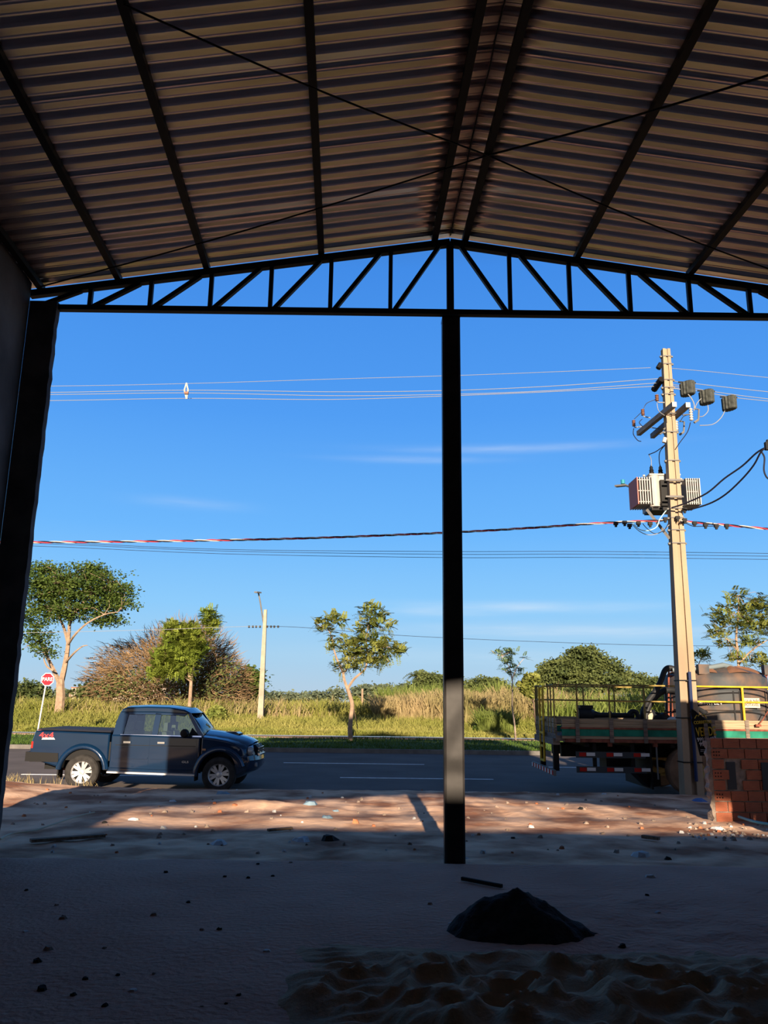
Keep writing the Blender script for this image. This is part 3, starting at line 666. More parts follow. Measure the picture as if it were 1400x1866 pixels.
# tank rides on the bed
tk = thing('water_tank', (7.95, 19.55, z0+.06), 'large dusty dark plastic water tank with domed lid, on the flatbed truck', 'water tank')
TR = 1.16; TCX, TCY = 7.95, 19.55
prof = [(TR*.99, .0), (TR, .05), (TR, .52), (TR-.03, .54), (TR-.03, .57), (TR+.0, .59), (TR+.0, 1.02), (TR-.03, 1.04), (TR-.03, 1.07), (TR, 1.09), (TR, 1.30), (TR-.05, 1.38), (TR-.14, 1.42), (.45, 1.60), (.32, 1.63), (.001, 1.64)]
MB().lathe(prof, (TCX, TCY, z0+.06), 'Z', 64).build('tank_body', TANK, tk)
for hz in (.56, .97):
    for q8 in range(4): MB().tube([(TCX+TR*math.sin(t+q8*R(90)), TCY-TR*math.cos(t+q8*R(90)), z0+.06+hz-.42*(1-math.cos(t))) for t in np.linspace(R(-43), R(43), 24)], .02, 6).build('tank_groove', TANKD, tk)
for k in range(8):
    a = R(-90+k*45)
    for q in (-.06, .06):
        c_, s_ = math.cos(a+q), math.sin(a+q); MB().bar((TCX+TR*1.004*c_, TCY+TR*1.004*s_, z0+.1), (TCX+TR*1.004*c_, TCY+TR*1.004*s_, z0+1.07), .03, .02, up=(c_, s_, 0)).build('tank_rib', TANKD, tk, smooth=False)
for k in range(8):      # petals of the domed lid
    a = R(-90+12+k*45); V = []; n = 8
    for i in range(n+1):
        for j in range(7):
            t = -1+2*j/6; rr = 1.06-.62*i/n; wd = .30*(1-(i/n)**1.6); aa = a+t*wd/1.0
            hh = 1.40+.20*(i/n)+.07*(1-t*t)*math.sin(math.pi*min(1, .15+i/n*.85))
            V.append((TCX+rr*math.cos(aa), TCY+rr*math.sin(aa), z0+.06+hh))
    m = MB(); m.add(V, [(i*7+j, i*7+j+1, i*7+8+j, i*7+7+j) for i in range(n) for j in range(6)]); m.build('lid_petal', DUSTO, tk)
for dx in (-.72, .78): MB().bb((TCX+dx, TCY-.95, z0+1.44), (TCX+dx+.24, TCY-.80, z0+1.66)).build('lid_lug', TANK, tk, smooth=False)
pc = at(1370, 1281, TCY-TR-.03); pq = MB().box(pc, (.36, .015, .21)).build('plaque', CREAM, tk, smooth=False)
pq['label'] = 'cream plaque with writing'
text('AGUA NÃO', .078, TEXTD, pc+Vector((0, -.012, .045)), (1, 0, 0), (0, 0, 1), pq); text('POTAVEL', .078, TEXTD, pc+Vector((0, -.012, -.045)), (1, 0, 0), (0, 0, 1), pq)
tp = at(1296, 1281, TCY-TR*.95); text('FORTLEV', .10, WHITEM, tp, Vector((1, -.33, 0)), (0, 0, 1), tk, 'tank_lettering', sx=1.2)
# grey pipe lying on the tank
P = [at(1226, 1221, 18.9), at(1262, 1219, 18.8), at(1290, 1217, 18.8), at(1318, 1212, 18.9), at(1332, 1215, 19.0), at(1350, 1226, 19.2)]
hg = MB().tube(P, [.05, .05, .055, .06, .055, .04], 12).build('suction_pipe', HOSEG, loc=P[0]); tag(hg, 'grey-blue suction pipe lying across the top of the water tank', 'pipe')
# red frame around the tank
fr_ = thing('pipe_frame', at(1219, 1260, 19.3), 'rust-red steel pipe frame beside the tank, left of the concrete pole', 'frame')
for a, b in (((1219, 1222), (1219, 1320)), ((1226, 1232), (1226, 1320)), ((1219, 1232), (1245, 1232)), ((1218, 1222), (1240, 1221))): MB().tube([at(*a, 19.3), at(*b, 19.3)], .022, 8).build('frame_tube', RUST, fr_)
fr2 = thing('pipe_frame', at(1380, 1228, 20.9), 'rust-red steel frame behind the tank at the right edge', 'frame')
for a, b in (((1368, 1229), (1425, 1230)), ((1396, 1229), (1396, 1300)), ((1387, 1229), (1387, 1300))): MB().bar(at(*a, 20.9), at(*b, 20.9), .05, .05).build('frame_tube', RUST, fr2, smooth=False)
# black hoses
def smoothpts(P, n=6):
    out_ = []
    for i in range(len(P)-1):
        p0, p1, p2, p3 = P[max(i-1, 0)], P[i], P[i+1], P[min(i+2, len(P)-1)]
        for k in range(n):
            t = k/n; out_.append(.5*((2*p1)+(-p0+p2)*t+(2*p0-5*p1+4*p2-p3)*t*t+(-p0+3*p1-3*p2+p3)*t**3))
    return out_+[P[-1]]
h1 = smoothpts([at(1172, 1318, 18.9), at(1172, 1300, 18.9), at(1180, 1280, 18.95), at(1196, 1258, 19.0), at(1205, 1240, 19.0), at(1212, 1222, 19.0), at(1221, 1217, 19.0), at(1236, 1222, 19.0)])
tag(MB().tube(h1, .065, 12).build('suction_hose', HOSE, loc=h1[0]), 'thick black hose rising from the bed to the top of the tank', 'hose')
h2 = smoothpts([at(1176, 1312, 19.3), at(1184, 1285, 19.3), at(1204, 1262, 19.3), at(1228, 1258, 19.2), at(1250, 1270, 19.0), at(1272, 1288, 18.75), at(1288, 1302, 18.6)])
tag(MB().tube(h2, .07, 12).build('suction_hose', HOSE, loc=h2[0]), 'thick black hose arching behind the concrete pole over the bed', 'hose')
mp_ = thing('motor_pump', at(1065, 1316, 19.2), 'black motor pump with horizontal pipe lying on the flatbed', 'pump')
q = at(1066, 1302, 19.2)
MB().lathe([(.001, -.17), (.15, -.16), (.17, -.05), (.17, .12), (.11, .2), (.001, .2)], q, 'X', 16).build('motor_housing', HOSE, mp_); MB().box(q+Vector((.02, 0, .17)), (.30, .25, .08)).box(q+Vector((-.02, 0, .10)), (.2, .2, .12)).build('air_filter', HOSE, mp_, smooth=False); MB().box(q+Vector((0, 0, -.14)), (.46, .4, .08)).build('pump_base', HOSE, mp_, smooth=False)
p = at(1080, 1301, 19.2); MB().tube([p, at(1092, 1303, 19.2), at(1110, 1303, 19.2), at(1155, 1304, 19.2)], [.09, .06, .055, .06], 12).lathe([(.06, -.04), (.085, -.02), (.085, .02), (.06, .04)], at(1112, 1302, 19.2), 'X', 14).build('pump_pipe', HOSE, mp_)
hc = smoothpts([at(1146, 1302, 18.8), at(1152, 1296, 18.8), at(1160, 1298, 18.8), at(1163, 1308, 18.8), at(1160, 1316, 18.8)])
tag(MB().tube(hc, .05, 10).build('hose_coil', HOSE, loc=hc[0]), 'short curl of black hose at the end of the pump pipe', 'hose')
def lump(name, c, d, m, label, cat, seed=0, group=None, n=10):
    mb = MB(); rr = random.Random(seed); prof = []
    V = []; nn = 12; hh = 7
    for i in range(hh+1):
        ph = math.pi*i/hh-math.pi/2
        for k in range(nn):
            t = 2*math.pi*k/nn; s = 1+rr.uniform(-.22, .22); V.append((c[0]+d[0]/2*math.cos(ph)*math.cos(t)*s, c[1]+d[1]/2*math.cos(ph)*math.sin(t)*s, c[2]+d[2]/2*math.sin(ph)*s if 0 < i < hh else c[2]+d[2]/2*math.sin(ph)))
    mb.add(V, [(i*nn+k, i*nn+(k+1) % nn, (i+1)*nn+(k+1) % nn, (i+1)*nn+k) for i in range(hh) for k in range(nn)])
    o = mb.build(name, m, smooth=True, loc=c, angle=50); return tag(o, label, cat, group)
lump('rag_pile', at(1186, 1306, 19.4), (.35, .4, .30), CREAM, 'beige rag bundle on the flatbed between the hoses', 'rag', 3)
lump('rag_pile', at(1205, 1309, 19.3), (.5, .5, .26), HOSE, 'dark rag heap on the flatbed left of the pole', 'rag', 4)
lump('plastic_sack', at(1231, 1312, 18.7), (.38, .3, .14), CLOTHW, 'white plastic sack on the flatbed edge beside the pole', 'sack', 5)
hk = at(1382, 1322, 18.22); m = MB().tube([hk, hk+Vector((.12, 0, .13)), hk+Vector((.25, .02, .3))], .012, 6); m.box(hk, (.12, .05, .05)); tag(m.build('tie_hook', RUST, loc=hk), 'rusty latch hook with rope on the boards right of the tank post', 'hook')

# ------------------------------------------------------------------ utility pole
PB = Vector((6.50, 17.6, -.35)); PT = at(1213, 637, 17.6)
up_ = thing('utility_pole', PB, 'tall pale concrete utility pole carrying transformer and crossarms, right of the steel post', 'utility pole')
def pp(t): return PB.lerp(PT, t)
def pw(t): return .205*(1-t)+.088*t
m = MB(); V = []; n = 30
for i in range(n+1):
    t = i/n; c = pp(t); a = pw(t); d = a*.8; g = .28*a; gd_ = .32*a
    for (x, y) in ((-a, -d), (-g, -d), (-g, -d+gd_), (g, -d+gd_), (g, -d), (a, -d), (a, d), (g, d), (g, d-gd_), (-g, d-gd_), (-g, d), (-a, d)): V.append((c.x+x, c.y+y, c.z))
fs = [(i*12+k, i*12+(k+1) % 12, i*12+12+(k+1) % 12, i*12+12+k) for i in range(n) for k in range(12)]+[tuple(range(12)), tuple(n*12+k for k in range(12))]
m.add(V, fs); m.build('pole_shaft', POLEC, up_, smooth=False)
MB().tube([pp(t)+Vector((pw(t)*.12+.02, -pw(t)*.8-.02, 0)) for t in np.linspace(.04, .26, 8)], .035, 8).build('cable_duct', BLUECAB, up_)
def pty(y): return (PB.z*0+ (at(1235, y, 17.6).z-PB.z)/(PT.z-PB.z))
for y in (651, 665, 694, 708, 720, 756, 789, 841, 876, 906, 928, 945, 967, 991, 1240, 1308, 1388):
    t = pty(y); c = pp(t); a = pw(t)+.012; st = MB().bb((c.x-a, c.y-a*.85, c.z-.012), (c.x+a, c.y+a*.85, c.z+.012))
    if y < 1000: st.bb((c.x+a, c.y-.04, c.z-.02), (c.x+a+.05, c.y+.0, c.z+.02)).bb((c.x-a-.05, c.y-.04, c.z-.02), (c.x-a, c.y, c.z+.02))
    st.build('pole_band', GREYM if y < 1000 else BLKPL, up_, smooth=False)
# crossarms
for (a, b) in (((1229, 737), (1164, 790)), ((1254, 738), (1189, 795))):
    A = at(*a, 16.9); B = at(*b, 16.9); za = A.z
    d = ray(*b); tt = (za-EYE.z)/d.z; B = EYE+d*tt; dirv = (B-A).normalized()
    ca = MB().bar(A, B, .10, .115).build('crossarm', GREYM, up_, smooth=False); MB().bar(A-dirv*.012, A, .102, .117).build('arm_end', ARMEND, ca, smooth=False)
    if a[0] == 1229: ARM1 = (A, B)
    else: ARM2 = (A, B)
for t in (.25, .75): MB().tube([ARM1[0].lerp(ARM1[1], t), ARM2[0].lerp(ARM2[1], t)], .012, 6).build('tie_bolt', GREYM, up_)
def px17(cx, cy, Y): return at(1100+cx/4.667, 620+cy/4.667, Y)
def insul(c, r, h, m, parent, n=4, name='insulator'):
    pr_ = [(.001, -h/2)]
    for i in range(n): z = -h/2+h*i/n; pr_ += [(r*.55, z), (r, z+h/n*.3), (r, z+h/n*.5), (r*.55, z+h/n*.9)]
    pr_ += [(.001, h/2)]; return MB().lathe(pr_, c, 'Z', 14).build(name, m, parent)
for i, (cx, cy, Y, bxx, byy) in enumerate(((455, 490, 17.2, 520, 530), (335, 612, 17.9, 400, 660), (258, 705, 18.5, 325, 735))):
    c = px17(cx, cy, Y); insul(c, .045, .16, BROWNP, up_, 4, 'surge_arrester'); e = px17(bxx, byy, Y)
    MB().tube([c-Vector((0, 0, .09)), c+Vector((.03, 0, -.11)), e], .014, 6).build('arrester_bracket', ALUW, up_)
for (cx, cy, Y) in ((745, 630, 17.3), (622, 735, 18.0)):
    c = px17(cx, cy, Y); insul(c, .045, .30, WCABLE, up_, 5, 'fuse_cutout')
    e = c+Vector((.16, 0, .0)); MB().tube([e+Vector((-.08, 0, .14)), e+Vector((.03, 0, .12)), e+Vector((0, 0, -.13))], .02, 6).tube([e+Vector((0, 0, -.13)), e+Vector((-.1, 0, -.2))], .028, 6).build('fuse_tube', GREYM, up_)
    MB().tube([c, c+Vector((-.18, .05, .0))], .014, 6).build('cutout_bracket', GREYM, up_)
def wire(pts, r, m, name, parent=None, label=None, group=None, cat='wire', n=6):
    P = smoothpts([Vector(p) for p in pts], 5); mb = MB().tube(P, r, n)
    if parent is not None: return mb.build(name, m, parent)
    return tag(mb.build(name, m, loc=P[0]), label, cat, group)
wire([px17(455, 535, 17.2), px17(470, 600, 17.2), px17(520, 640, 17.3)], .008, ALUW, 'jumper_wire', up_)
wire([px17(340, 585, 17.9), px17(370, 535, 17.7), px17(455, 500, 17.3)], .008, ALUW, 'jumper_wire', up_)
wire([px17(262, 670, 18.5), px17(310, 625, 18.2), px17(335, 600, 17.9)], .008, ALUW, 'jumper_wire', up_)
wire([px17(258, 750, 18.5), px17(255, 800, 18.5), px17(290, 850, 18.5), px17(320, 860, 18.4)], .010, CABLE, 'jumper_wire', up_)
wire([px17(330, 670, 17.9), px17(305, 700, 17.9), px17(335, 735, 17.9)], .009, CABLE, 'jumper_wire', up_)
wire([px17(740, 700, 17.3), px17(715, 780, 17.3), px17(650, 870, 17.4), px17(610, 930, 17.5)], .010, CABLE, 'jumper_wire', up_)
wire([px17(530, 885, 17.5), px17(450, 945, 17.7), px17(385, 972, 17.9)], .011, CABLE, 'jumper_wire', up_)
wire([px17(385, 972, 17.9), px17(405, 1010, 17.95), px17(408, 1070, 18.0)], .009, ALUW, 'jumper_wire', up_)
wire([px17(530, 885, 17.5), px17(480, 950, 17.8), px17(475, 1030, 18.0), px17(487, 1080, 18.1)], .011, CABLE, 'jumper_wire', up_)
wire([px17(580, 410, 17.4), px17(660, 420, 17.4), px17(730, 470, 17.3), px17(770, 540, 17.3), px17(770, 600, 17.3)], .012, ALUW, 'jumper_wire', up_)
wire([px17(860, 470, 17.6), px17(800, 530, 17.5), px17(775, 590, 17.4)], .010, ALUW, 'jumper_wire', up_)
wire([px17(885, 540, 17.6), px17(890, 600, 17.6), px17(850, 645, 17.5), px17(810, 650, 17.4)], .010, ALUW, 'jumper_wire', up_)
wire([px17(1035, 595, 17.8), px17(1000, 660, 17.7), px17(930, 715, 17.6), px17(820, 725, 17.4)], .010, ALUW, 'jumper_wire', up_)
wire([px17(655, 690, 18.0), px17(680, 650, 17.8), px17(730, 630, 17.5)], .009, ALUW, 'jumper_wire', up_)
MB().tube([px17(490, 200, 17.5), px17(465, 240, 17.5)], .06, 8).tube([px17(495, 330, 17.5), px17(430, 420, 17.9)], .075, 8).build('spacer_clamp', BLKPL, up_)
MB().tube([px17(525, 830, 17.5), px17(515, 870, 17.5)], .045, 10).build('post_insulator', WCABLE, up_)
for (cx, cy) in ((510, 760), (480, 800)): MB().tube([px17(cx, cy, 17.6), px17(cx+30, cy-20, 17.6)], .02, 6).build('arm_clamp', GREYM, up_)
# grey pleated spacer covers on the three phases
for i, (cx, cy) in enumerate(((715, 412), (878, 485), (1070, 537))):
    Y = 17.4+i*.2; c = px17(cx, cy, Y); m = MB(); V = []; n = 28
    for z, s in ((-.16, .9), (-.14, 1), (.14, 1.03), (.165, .8)):
        for k in range(n):
            t = 2*math.pi*k/n; rr = .155*(1+(.09 if k % 2 else -.05))*s; V.append((c.x+rr*math.cos(t), c.y+rr*math.sin(t), c.z+z+.02*math.cos(t)))
    m.add(V, [(i2*n+k, i2*n+(k+1) % n, (i2+1)*n+(k+1) % n, (i2+1)*n+k) for i2 in range(3) for k in range(n)]+[tuple(range(n)), tuple(3*n+k for k in range(n))])
    lab = ('grey pleated cover on the wires, nearest the pole top', 'grey pleated cover on the wires, middle of the three', 'grey pleated cover on the wires, rightmost and lowest of three')[i]
    o = m.build('insulator_cover', GREYBAG, loc=c, smooth=False); tag(o, lab, 'insulator cover', 'pleated covers right of the pole')
    mk = MB().bar(c+Vector((-.2, 0, .16)), c+Vector((.2, 0, .15)), .03, .03); kk = mk.build('cover_hanger', BLKPL, o, smooth=False)
# transformer
tf = thing('transformer', px17(440, 1440, 18.0), 'off-white pole transformer with finned radiators and black bushings, behind the pole', 'transformer')
q0 = px17(375, 1165, 18.0); q1 = px17(520, 1440, 18.0); bc = (q0+q1)/2; bw = (q1.x-q0.x); bh = q0.z-q1.z
MB().bb((bc.x-bw/2, 17.83, q1.z), (px17(600, 1300, 18).x, 18.5, q0.z)).bb((bc.x-bw/2-.02, 17.8, q0.z), (px17(640, 1300, 18).x, 18.53, q0.z+.035)).build('transformer_tank', PALEM, tf, smooth=False)
MB().tube([(bc.x-bw*.25, 17.86, q1.z+.02), (bc.x-bw*.25, 17.86, q0.z-.02)], .12, 16).build('tank_front', PALEM, tf)
for (x0_, x1_, yb0, yb1, nf, side) in ((255, 378, 1190, 1415, 7, -1), (665, 775, 1200, 1420, 7, 1)):
    for k in range(nf):
        cx = x0_+(x1_-x0_)*k/(nf-1); Yk = 17.75+.5*(1-k/(nf-1) if side < 0 else k/(nf-1)); Yk = 17.75+.06*k
        a = px17(cx, yb0, 18.0); b = px17(cx, yb1, 18.0); m = MB().bb((a.x-.012, 17.72, b.z), (a.x+.012, 18.35, a.z)); m.build('radiator_fin', REDSTAIN if (side < 0 and k == 0) else PALEM, tf, smooth=False)
    a = px17(x0_, yb0+20, 18); b = px17(x1_, yb1-20, 18)
    for z in (a.z, b.z, (a.z+b.z)/2): MB().bar((a.x, 17.76, z), (b.x, 17.76, z), .02, .02).build('radiator_bar', PALEM, tf, smooth=False)
    for z in (a.z, b.z): MB().bar((a.x, 18.0, z), (bc.x, 18.0, z), .06, .05).build('radiator_pipe', PALEM, tf, smooth=False)
for cx in (410, 487):
    c = px17(cx, 1140, 18.05); MB().lathe([(.055, 0), (.06, .03), (.045, .06), (.055, .09), (.035, .13), (.04, .16), (.02, .2), (.001, .24)], c, 'Z', 12).build('bushing', BLKPL, tf)
MB().tube([px17(470, 1180, 17.8), px17(475, 1380, 17.8)], .035, 8).tube([px17(510, 1225, 17.75), px17(515, 1340, 17.75)], .05, 8).build('gauge_pipe', PALEM, tf)
MB().bb((px17(495, 1400, 17.7).x, 17.66, px17(495, 1410, 17.7).z), (px17(560, 1200, 17.7).x, 17.76, px17(495, 1190, 17.7).z)).build('switch_box', BLKPL, tf, smooth=False)
MB().bb((bc.x-bw/2, 17.85, q1.z-.05), (px17(530, 1300, 18).x, 18.4, q1.z)).build('support_channel', BLKPL, tf, smooth=False)
MB().bar(px17(370, 1440, 17.9), px17(565, 1690, 17.65), .05, .06).build('support_strut', GREYM, tf, smooth=False)
for cy in (1195, 1335): 
    c = px17(598, cy, 17.45); MB().bb((c.x-.20, 17.38, c.z-.018), (c.x+.20, 17.42, c.z+.018)).build('mounting_clamp', GREYM, tf, smooth=False)
for k, (cx, cy) in enumerate(((345, 1160), (395, 1165), (480, 1155), (640, 1165), (660, 1190))): MB().lathe([(.03, 0), (.03, .04), (.001, .05)], px17(cx, cy, 18), 'Z', 8).build('lid_bolt', PALEM, tf)
# street luminaire on the same pole
sl_ = thing('street_luminaire', px17(250, 1265, 18.5), 'small street light with blue sensor, left of the transformer', 'street light')
MB().tube([px17(255, 1270, 18.4), px17(225, 1245, 18.6), px17(190, 1235, 18.8)], .028, 8).build('lamp_arm', GREYM, sl_)
MB().bar(px17(105, 1242, 19.0), px17(195, 1232, 18.8), .12, .04).build('lamp_head', GREYM, sl_, smooth=False); c = px17(165, 1205, 18.9); MB().lathe([(.05, -.05), (.05, .05), (.001, .06)], c, 'Z', 12).build('photocell', BLUETAG, sl_)

# ------------------------------------------------------------------ power lines
PLG = 'primary wires across the sky'
def pline(px, Ys, r, m, label, group, name='power_line'):
    n = len(px); P = [at(x, y, Ys[0]+(Ys[1]-Ys[0])*i/(n-1)) for i, (x, y) in enumerate(px)]; return wire(P, r, m, name, None, label, group, 'power line', 6)
YL = (20.4, 17.6)
pline([(-200, 703), (95, 703.5), (340, 699), (600, 691), (840, 684), (1000, 678), (1186, 670)], YL, .006, ALUW, 'highest thin wire left of the utility pole', PLG)
pline([(-200, 716), (95, 715), (340, 711), (600, 714), (804, 712), (1000, 704), (1200, 690)], YL, .0075, ALUW, 'upper phase wire left of the utility pole', PLG)
pline([(-200, 720), (95, 719), (340, 716), (600, 721), (804, 719), (1000, 712), (1196, 698)], YL, .0075, ALUW, 'middle phase wire left of the utility pole', PLG)
pline([(-200, 732), (95, 730), (340, 726), (600, 728), (804, 722), (1000, 714), (1192, 704)], YL, .0075, ALUW, 'lowest phase wire left of the utility pole', PLG)
YR_ = (17.6, 18.4); G2 = 'primary wires right of the pole'
pline([(1222, 671), (1290, 677), (1400, 688), (1600, 705)], YR_, .006, ALUW, 'highest thin wire right of the utility pole', G2)
pline([(1222, 694), (1265, 699), (1400, 714), (1600, 734)], YR_, .0075, ALUW, 'upper phase wire right of the utility pole', G2)
pline([(1224, 700), (1290, 712), (1400, 727), (1600, 748)], YR_, .0075, ALUW, 'middle phase wire right of the utility pole', G2)
pline([(1224, 703), (1330, 723), (1400, 731), (1600, 752)], YR_, .0075, ALUW, 'lowest phase wire right of the utility pole', G2)
# spacer on the left span
spc = thing('wire_spacer', at(340, 712, 19.0), 'small pale diamond spacer clamping the four wires, upper left sky', 'spacer')
for a, b in (((340, 698), (336, 711)), ((336, 711), (340, 727)), ((340, 698), (343, 711)), ((343, 711), (340, 727))): MB().tube([at(*a, 19.0), at(*b, 19.0)], .018, 6).build('spacer_arm', CREAM, spc)
MB().box(at(340, 716, 18.97), (.1, .05, .06)).build('spacer_core', BROWNP, spc, smooth=False)
# twisted low voltage cable
def twisted(px, Ys, label):
    n = len(px); P = smoothpts([at(x, y, Ys[0]+(Ys[1]-Ys[0])*i/(n-1)) for i, (x, y) in enumerate(px)], 40)
    t = thing('twisted_cable', P[0], label, 'cable'); D = 0
    ds = [0]
    for i in range(1, len(P)): ds.append(ds[-1]+(P[i]-P[i-1]).length)
    for j, m in enumerate((REDW, WCABLE, CABLE)):
        Q = [p+Vector((0, .017*math.cos(d*7+j*2.09), .017*math.sin(d*7+j*2.09))) for p, d in zip(P, ds)]; MB().tube(Q, .0125, 5).build('cable_strand', m, t)
twisted([(-150, 987), (65, 988), (300, 986), (550, 981), (804, 971), (950, 963), (1100, 953), (1215, 948)], (19.5, 17.4), 'twisted red, white and black cable spanning the sky left of the pole')
twisted([(1240, 950), (1300, 955), (1400, 964), (1600, 985)], (17.4, 18.4), 'twisted red, white and black cable right of the pole')
for i, (cx, cy) in enumerate(((105, 1558), (180, 1550), (222, 1575), (297, 1556), (397, 1560), (775, 1555), (868, 1572), (960, 1578), (1048, 1577), (525, 1520), (690, 1530), (630, 1510), (690, 1440), (520, 1435))):
    clab = ('farthest connector on the twisted cable left of the pole', 'second connector from the left end on the cable, upper', 'second connector from the left end on the cable, lower', 'middle connector on the cable left of the pole', 'connector nearest the pole on the left cable run', 'connector nearest the pole on the right cable run', 'second connector right of the pole', 'third connector right of the pole', 'rightmost connector on the twisted cable', 'connector touching the left face of the pole at the cable', 'connector touching the right face of the pole at the cable', 'connector on the front of the pole at the cable', 'connector at the pole right side, under the transformer radiator', 'connector at the pole left side, under the transformer tank')[i]
    c = px17(cx, cy, 17.4); m = MB().box(c, (.09, .07, .07)).box(c+Vector((0, 0, -.05)), (.045, .05, .06)); tag(m.build('cable_connector', BLKPL, smooth=False, loc=c), 'black '+clab, 'connector', 'connectors on the twisted cable')
wire([px17(540, 1440, 17.4), px17(480, 1520, 17.3), px17(450, 1590, 17.3), px17(370, 1620, 17.3), px17(300, 1605, 17.3), px17(250, 1555, 17.4)], .011, CYANW, 'service_wire', None, 'pale blue looped wire under the twisted cable, left of the pole', None)
wire([px17(560, 1540, 17.4), px17(520, 1610, 17.3), px17(440, 1645, 17.3), px17(370, 1600, 17.3), px17(335, 1560, 17.4)], .009, CABLE, 'service_wire', None, 'inner dark looped wire under the twisted cable, left of the pole', None)
wire([px17(560, 1570, 17.4), px17(470, 1640, 17.3), px17(380, 1655, 17.3), px17(300, 1620, 17.3), px17(240, 1560, 17.4)], .009, ALUW, 'service_wire', None, 'outer grey looped wire under the twisted cable, left of the pole', None)
wire([px17(690, 1550, 17.4), px17(760, 1580, 17.4), px17(850, 1582, 17.4), px17(960, 1580, 17.4)], .009, CABLE, 'service_wire', None, 'dark wire hanging under the twisted cable, right of the pole', None)
wire([px17(580, 1425, 17.35), px17(700, 1385, 17.1), px17(880, 1300, 16.6), px17(1030, 1175, 16.2), px17(1180, 1070, 15.8), px17(1300, 960, 15.4), px17(1385, 910, 15.2), px17(1500, 850, 15), px17(2600, 450, 13.5)], .018, CABLE, 'service_wire', None, 'upper thick black cable drooping to the right edge', None, 'cable')
wire([px17(720, 1445, 17.35), px17(900, 1390, 16.9), px17(1040, 1310, 16.4), px17(1180, 1180, 15.9), px17(1280, 1060, 15.5), px17(1340, 950, 15.2), px17(1395, 905, 15.1), px17(1500, 840, 15), px17(2600, 430, 13.5)], .018, CABLE, 'service_wire', None, 'lower thick black cable drooping to the right edge', None, 'cable')
wire([px17(1345, 950, 15.2), px17(1370, 1000, 15.2), px17(1365, 1100, 15.2), px17(1385, 1160, 15.2), px17(1420, 1190, 15.2)], .016, CABLE, 'service_wire', None, 'short black cable tail hanging at the right edge', None, 'cable')
c = px17(1390, 900, 15.1); tag(MB().box(c, (.07, .08, .16)).box(c+Vector((.03, 0, .09)), (.05, .05, .08)).build('cable_clamp', BLKPL, smooth=False, loc=c), 'black cable clamp at the right edge holding the drooping cables', 'clamp')
for i, (ya, yb) in enumerate(((1001, 1007), (1004, 1012), (1009, 1018))):
    pline([(-150, ya-15), (60, ya-14), (400, ya-0), (804, yb-2), (1100, yb-2), (1600, yb+4)], (21, 19), .006, CABLE, ('upper of three thin dark wires below the twisted cable', 'middle of three thin dark wires below the twisted cable', 'lowest of three thin dark wires below the twisted cable')[i], 'thin telephone wires')

# ------------------------------------------------------------------ trees
def vnrm(a): return a/np.maximum(np.linalg.norm(a, axis=1, keepdims=True), 1e-9)
def leaf_quads(Cn, size, elong=1.6, tilt=None, rg=rng, droop=0):
    n = len(Cn); d = vnrm(rg.normal(size=(n, 3))); d[:, 2] = d[:, 2]*.5-droop; d = vnrm(d); a = vnrm(np.cross(d, rg.normal(size=(n, 3)))); s = size*rg.uniform(.6, 1.3, (n, 1))
    p0 = Cn-d*s*elong/2; p2 = Cn+d*s*elong/2; p1 = Cn+a*s/2; p3 = Cn-a*s/2
    return np.stack([p0, p1, p2, p3], 1).reshape(-1, 3), np.arange(4*n).reshape(-1, 4)
def blob_points(blobs, n, shell=.55, rg=rng, flat_=.9):
    vol = np.array([b[3]*b[4]*b[5] for b in blobs])**.75; k = rg.choice(len(blobs), n, p=vol/vol.sum()); B = np.array(blobs, float)[k]
    d = vnrm(rg.normal(size=(n, 3))); r = shell+(1-shell)*rg.random((n, 1))**.6
    return B[:, :3]+d*r*B[:, 3:6]
def clumpy(P, nclump, rad, rg=rng):
    c = P[rg.choice(len(P), nclump)]; k = rg.choice(nclump, len(P)); return c[k]+rg.normal(size=P.shape)*rad*np.array([1, 1, .45])
def fronds(P, length, nl, lw, rg=rng, up=.3, droop=.25):
    Vs = []; n = len(P); d = vnrm(rg.normal(size=(n, 3))*np.array([1, 1, .6])+np.array([0, 0, up])); side = vnrm(np.cross(d, np.array([0, 0, 1.])+rg.normal(size=(n, 3))*.2)); Lh = length*rg.uniform(.6, 1.2, (n, 1))
    for i in range(nl):
        t = (i+.7)/nl; base = P+d*Lh*t+np.array([0, 0, -1.])*Lh*droop*t*t
        for s in (-1, 1):
            l = lw*(1-.5*t)*np.ones((n, 1))*rg.uniform(.8, 1.2, (n, 1)); tip = base+(side*s+d*.5)*l; mid = base+(side*s*.5+d*.55)*l; mid2 = base+(side*s*.5-d*.05)*l
            Vs.append(np.stack([base, mid, tip, mid2], 1))
    V = np.concatenate(Vs, 0).reshape(-1, 3); return V, np.arange(len(V)).reshape(-1, 4)
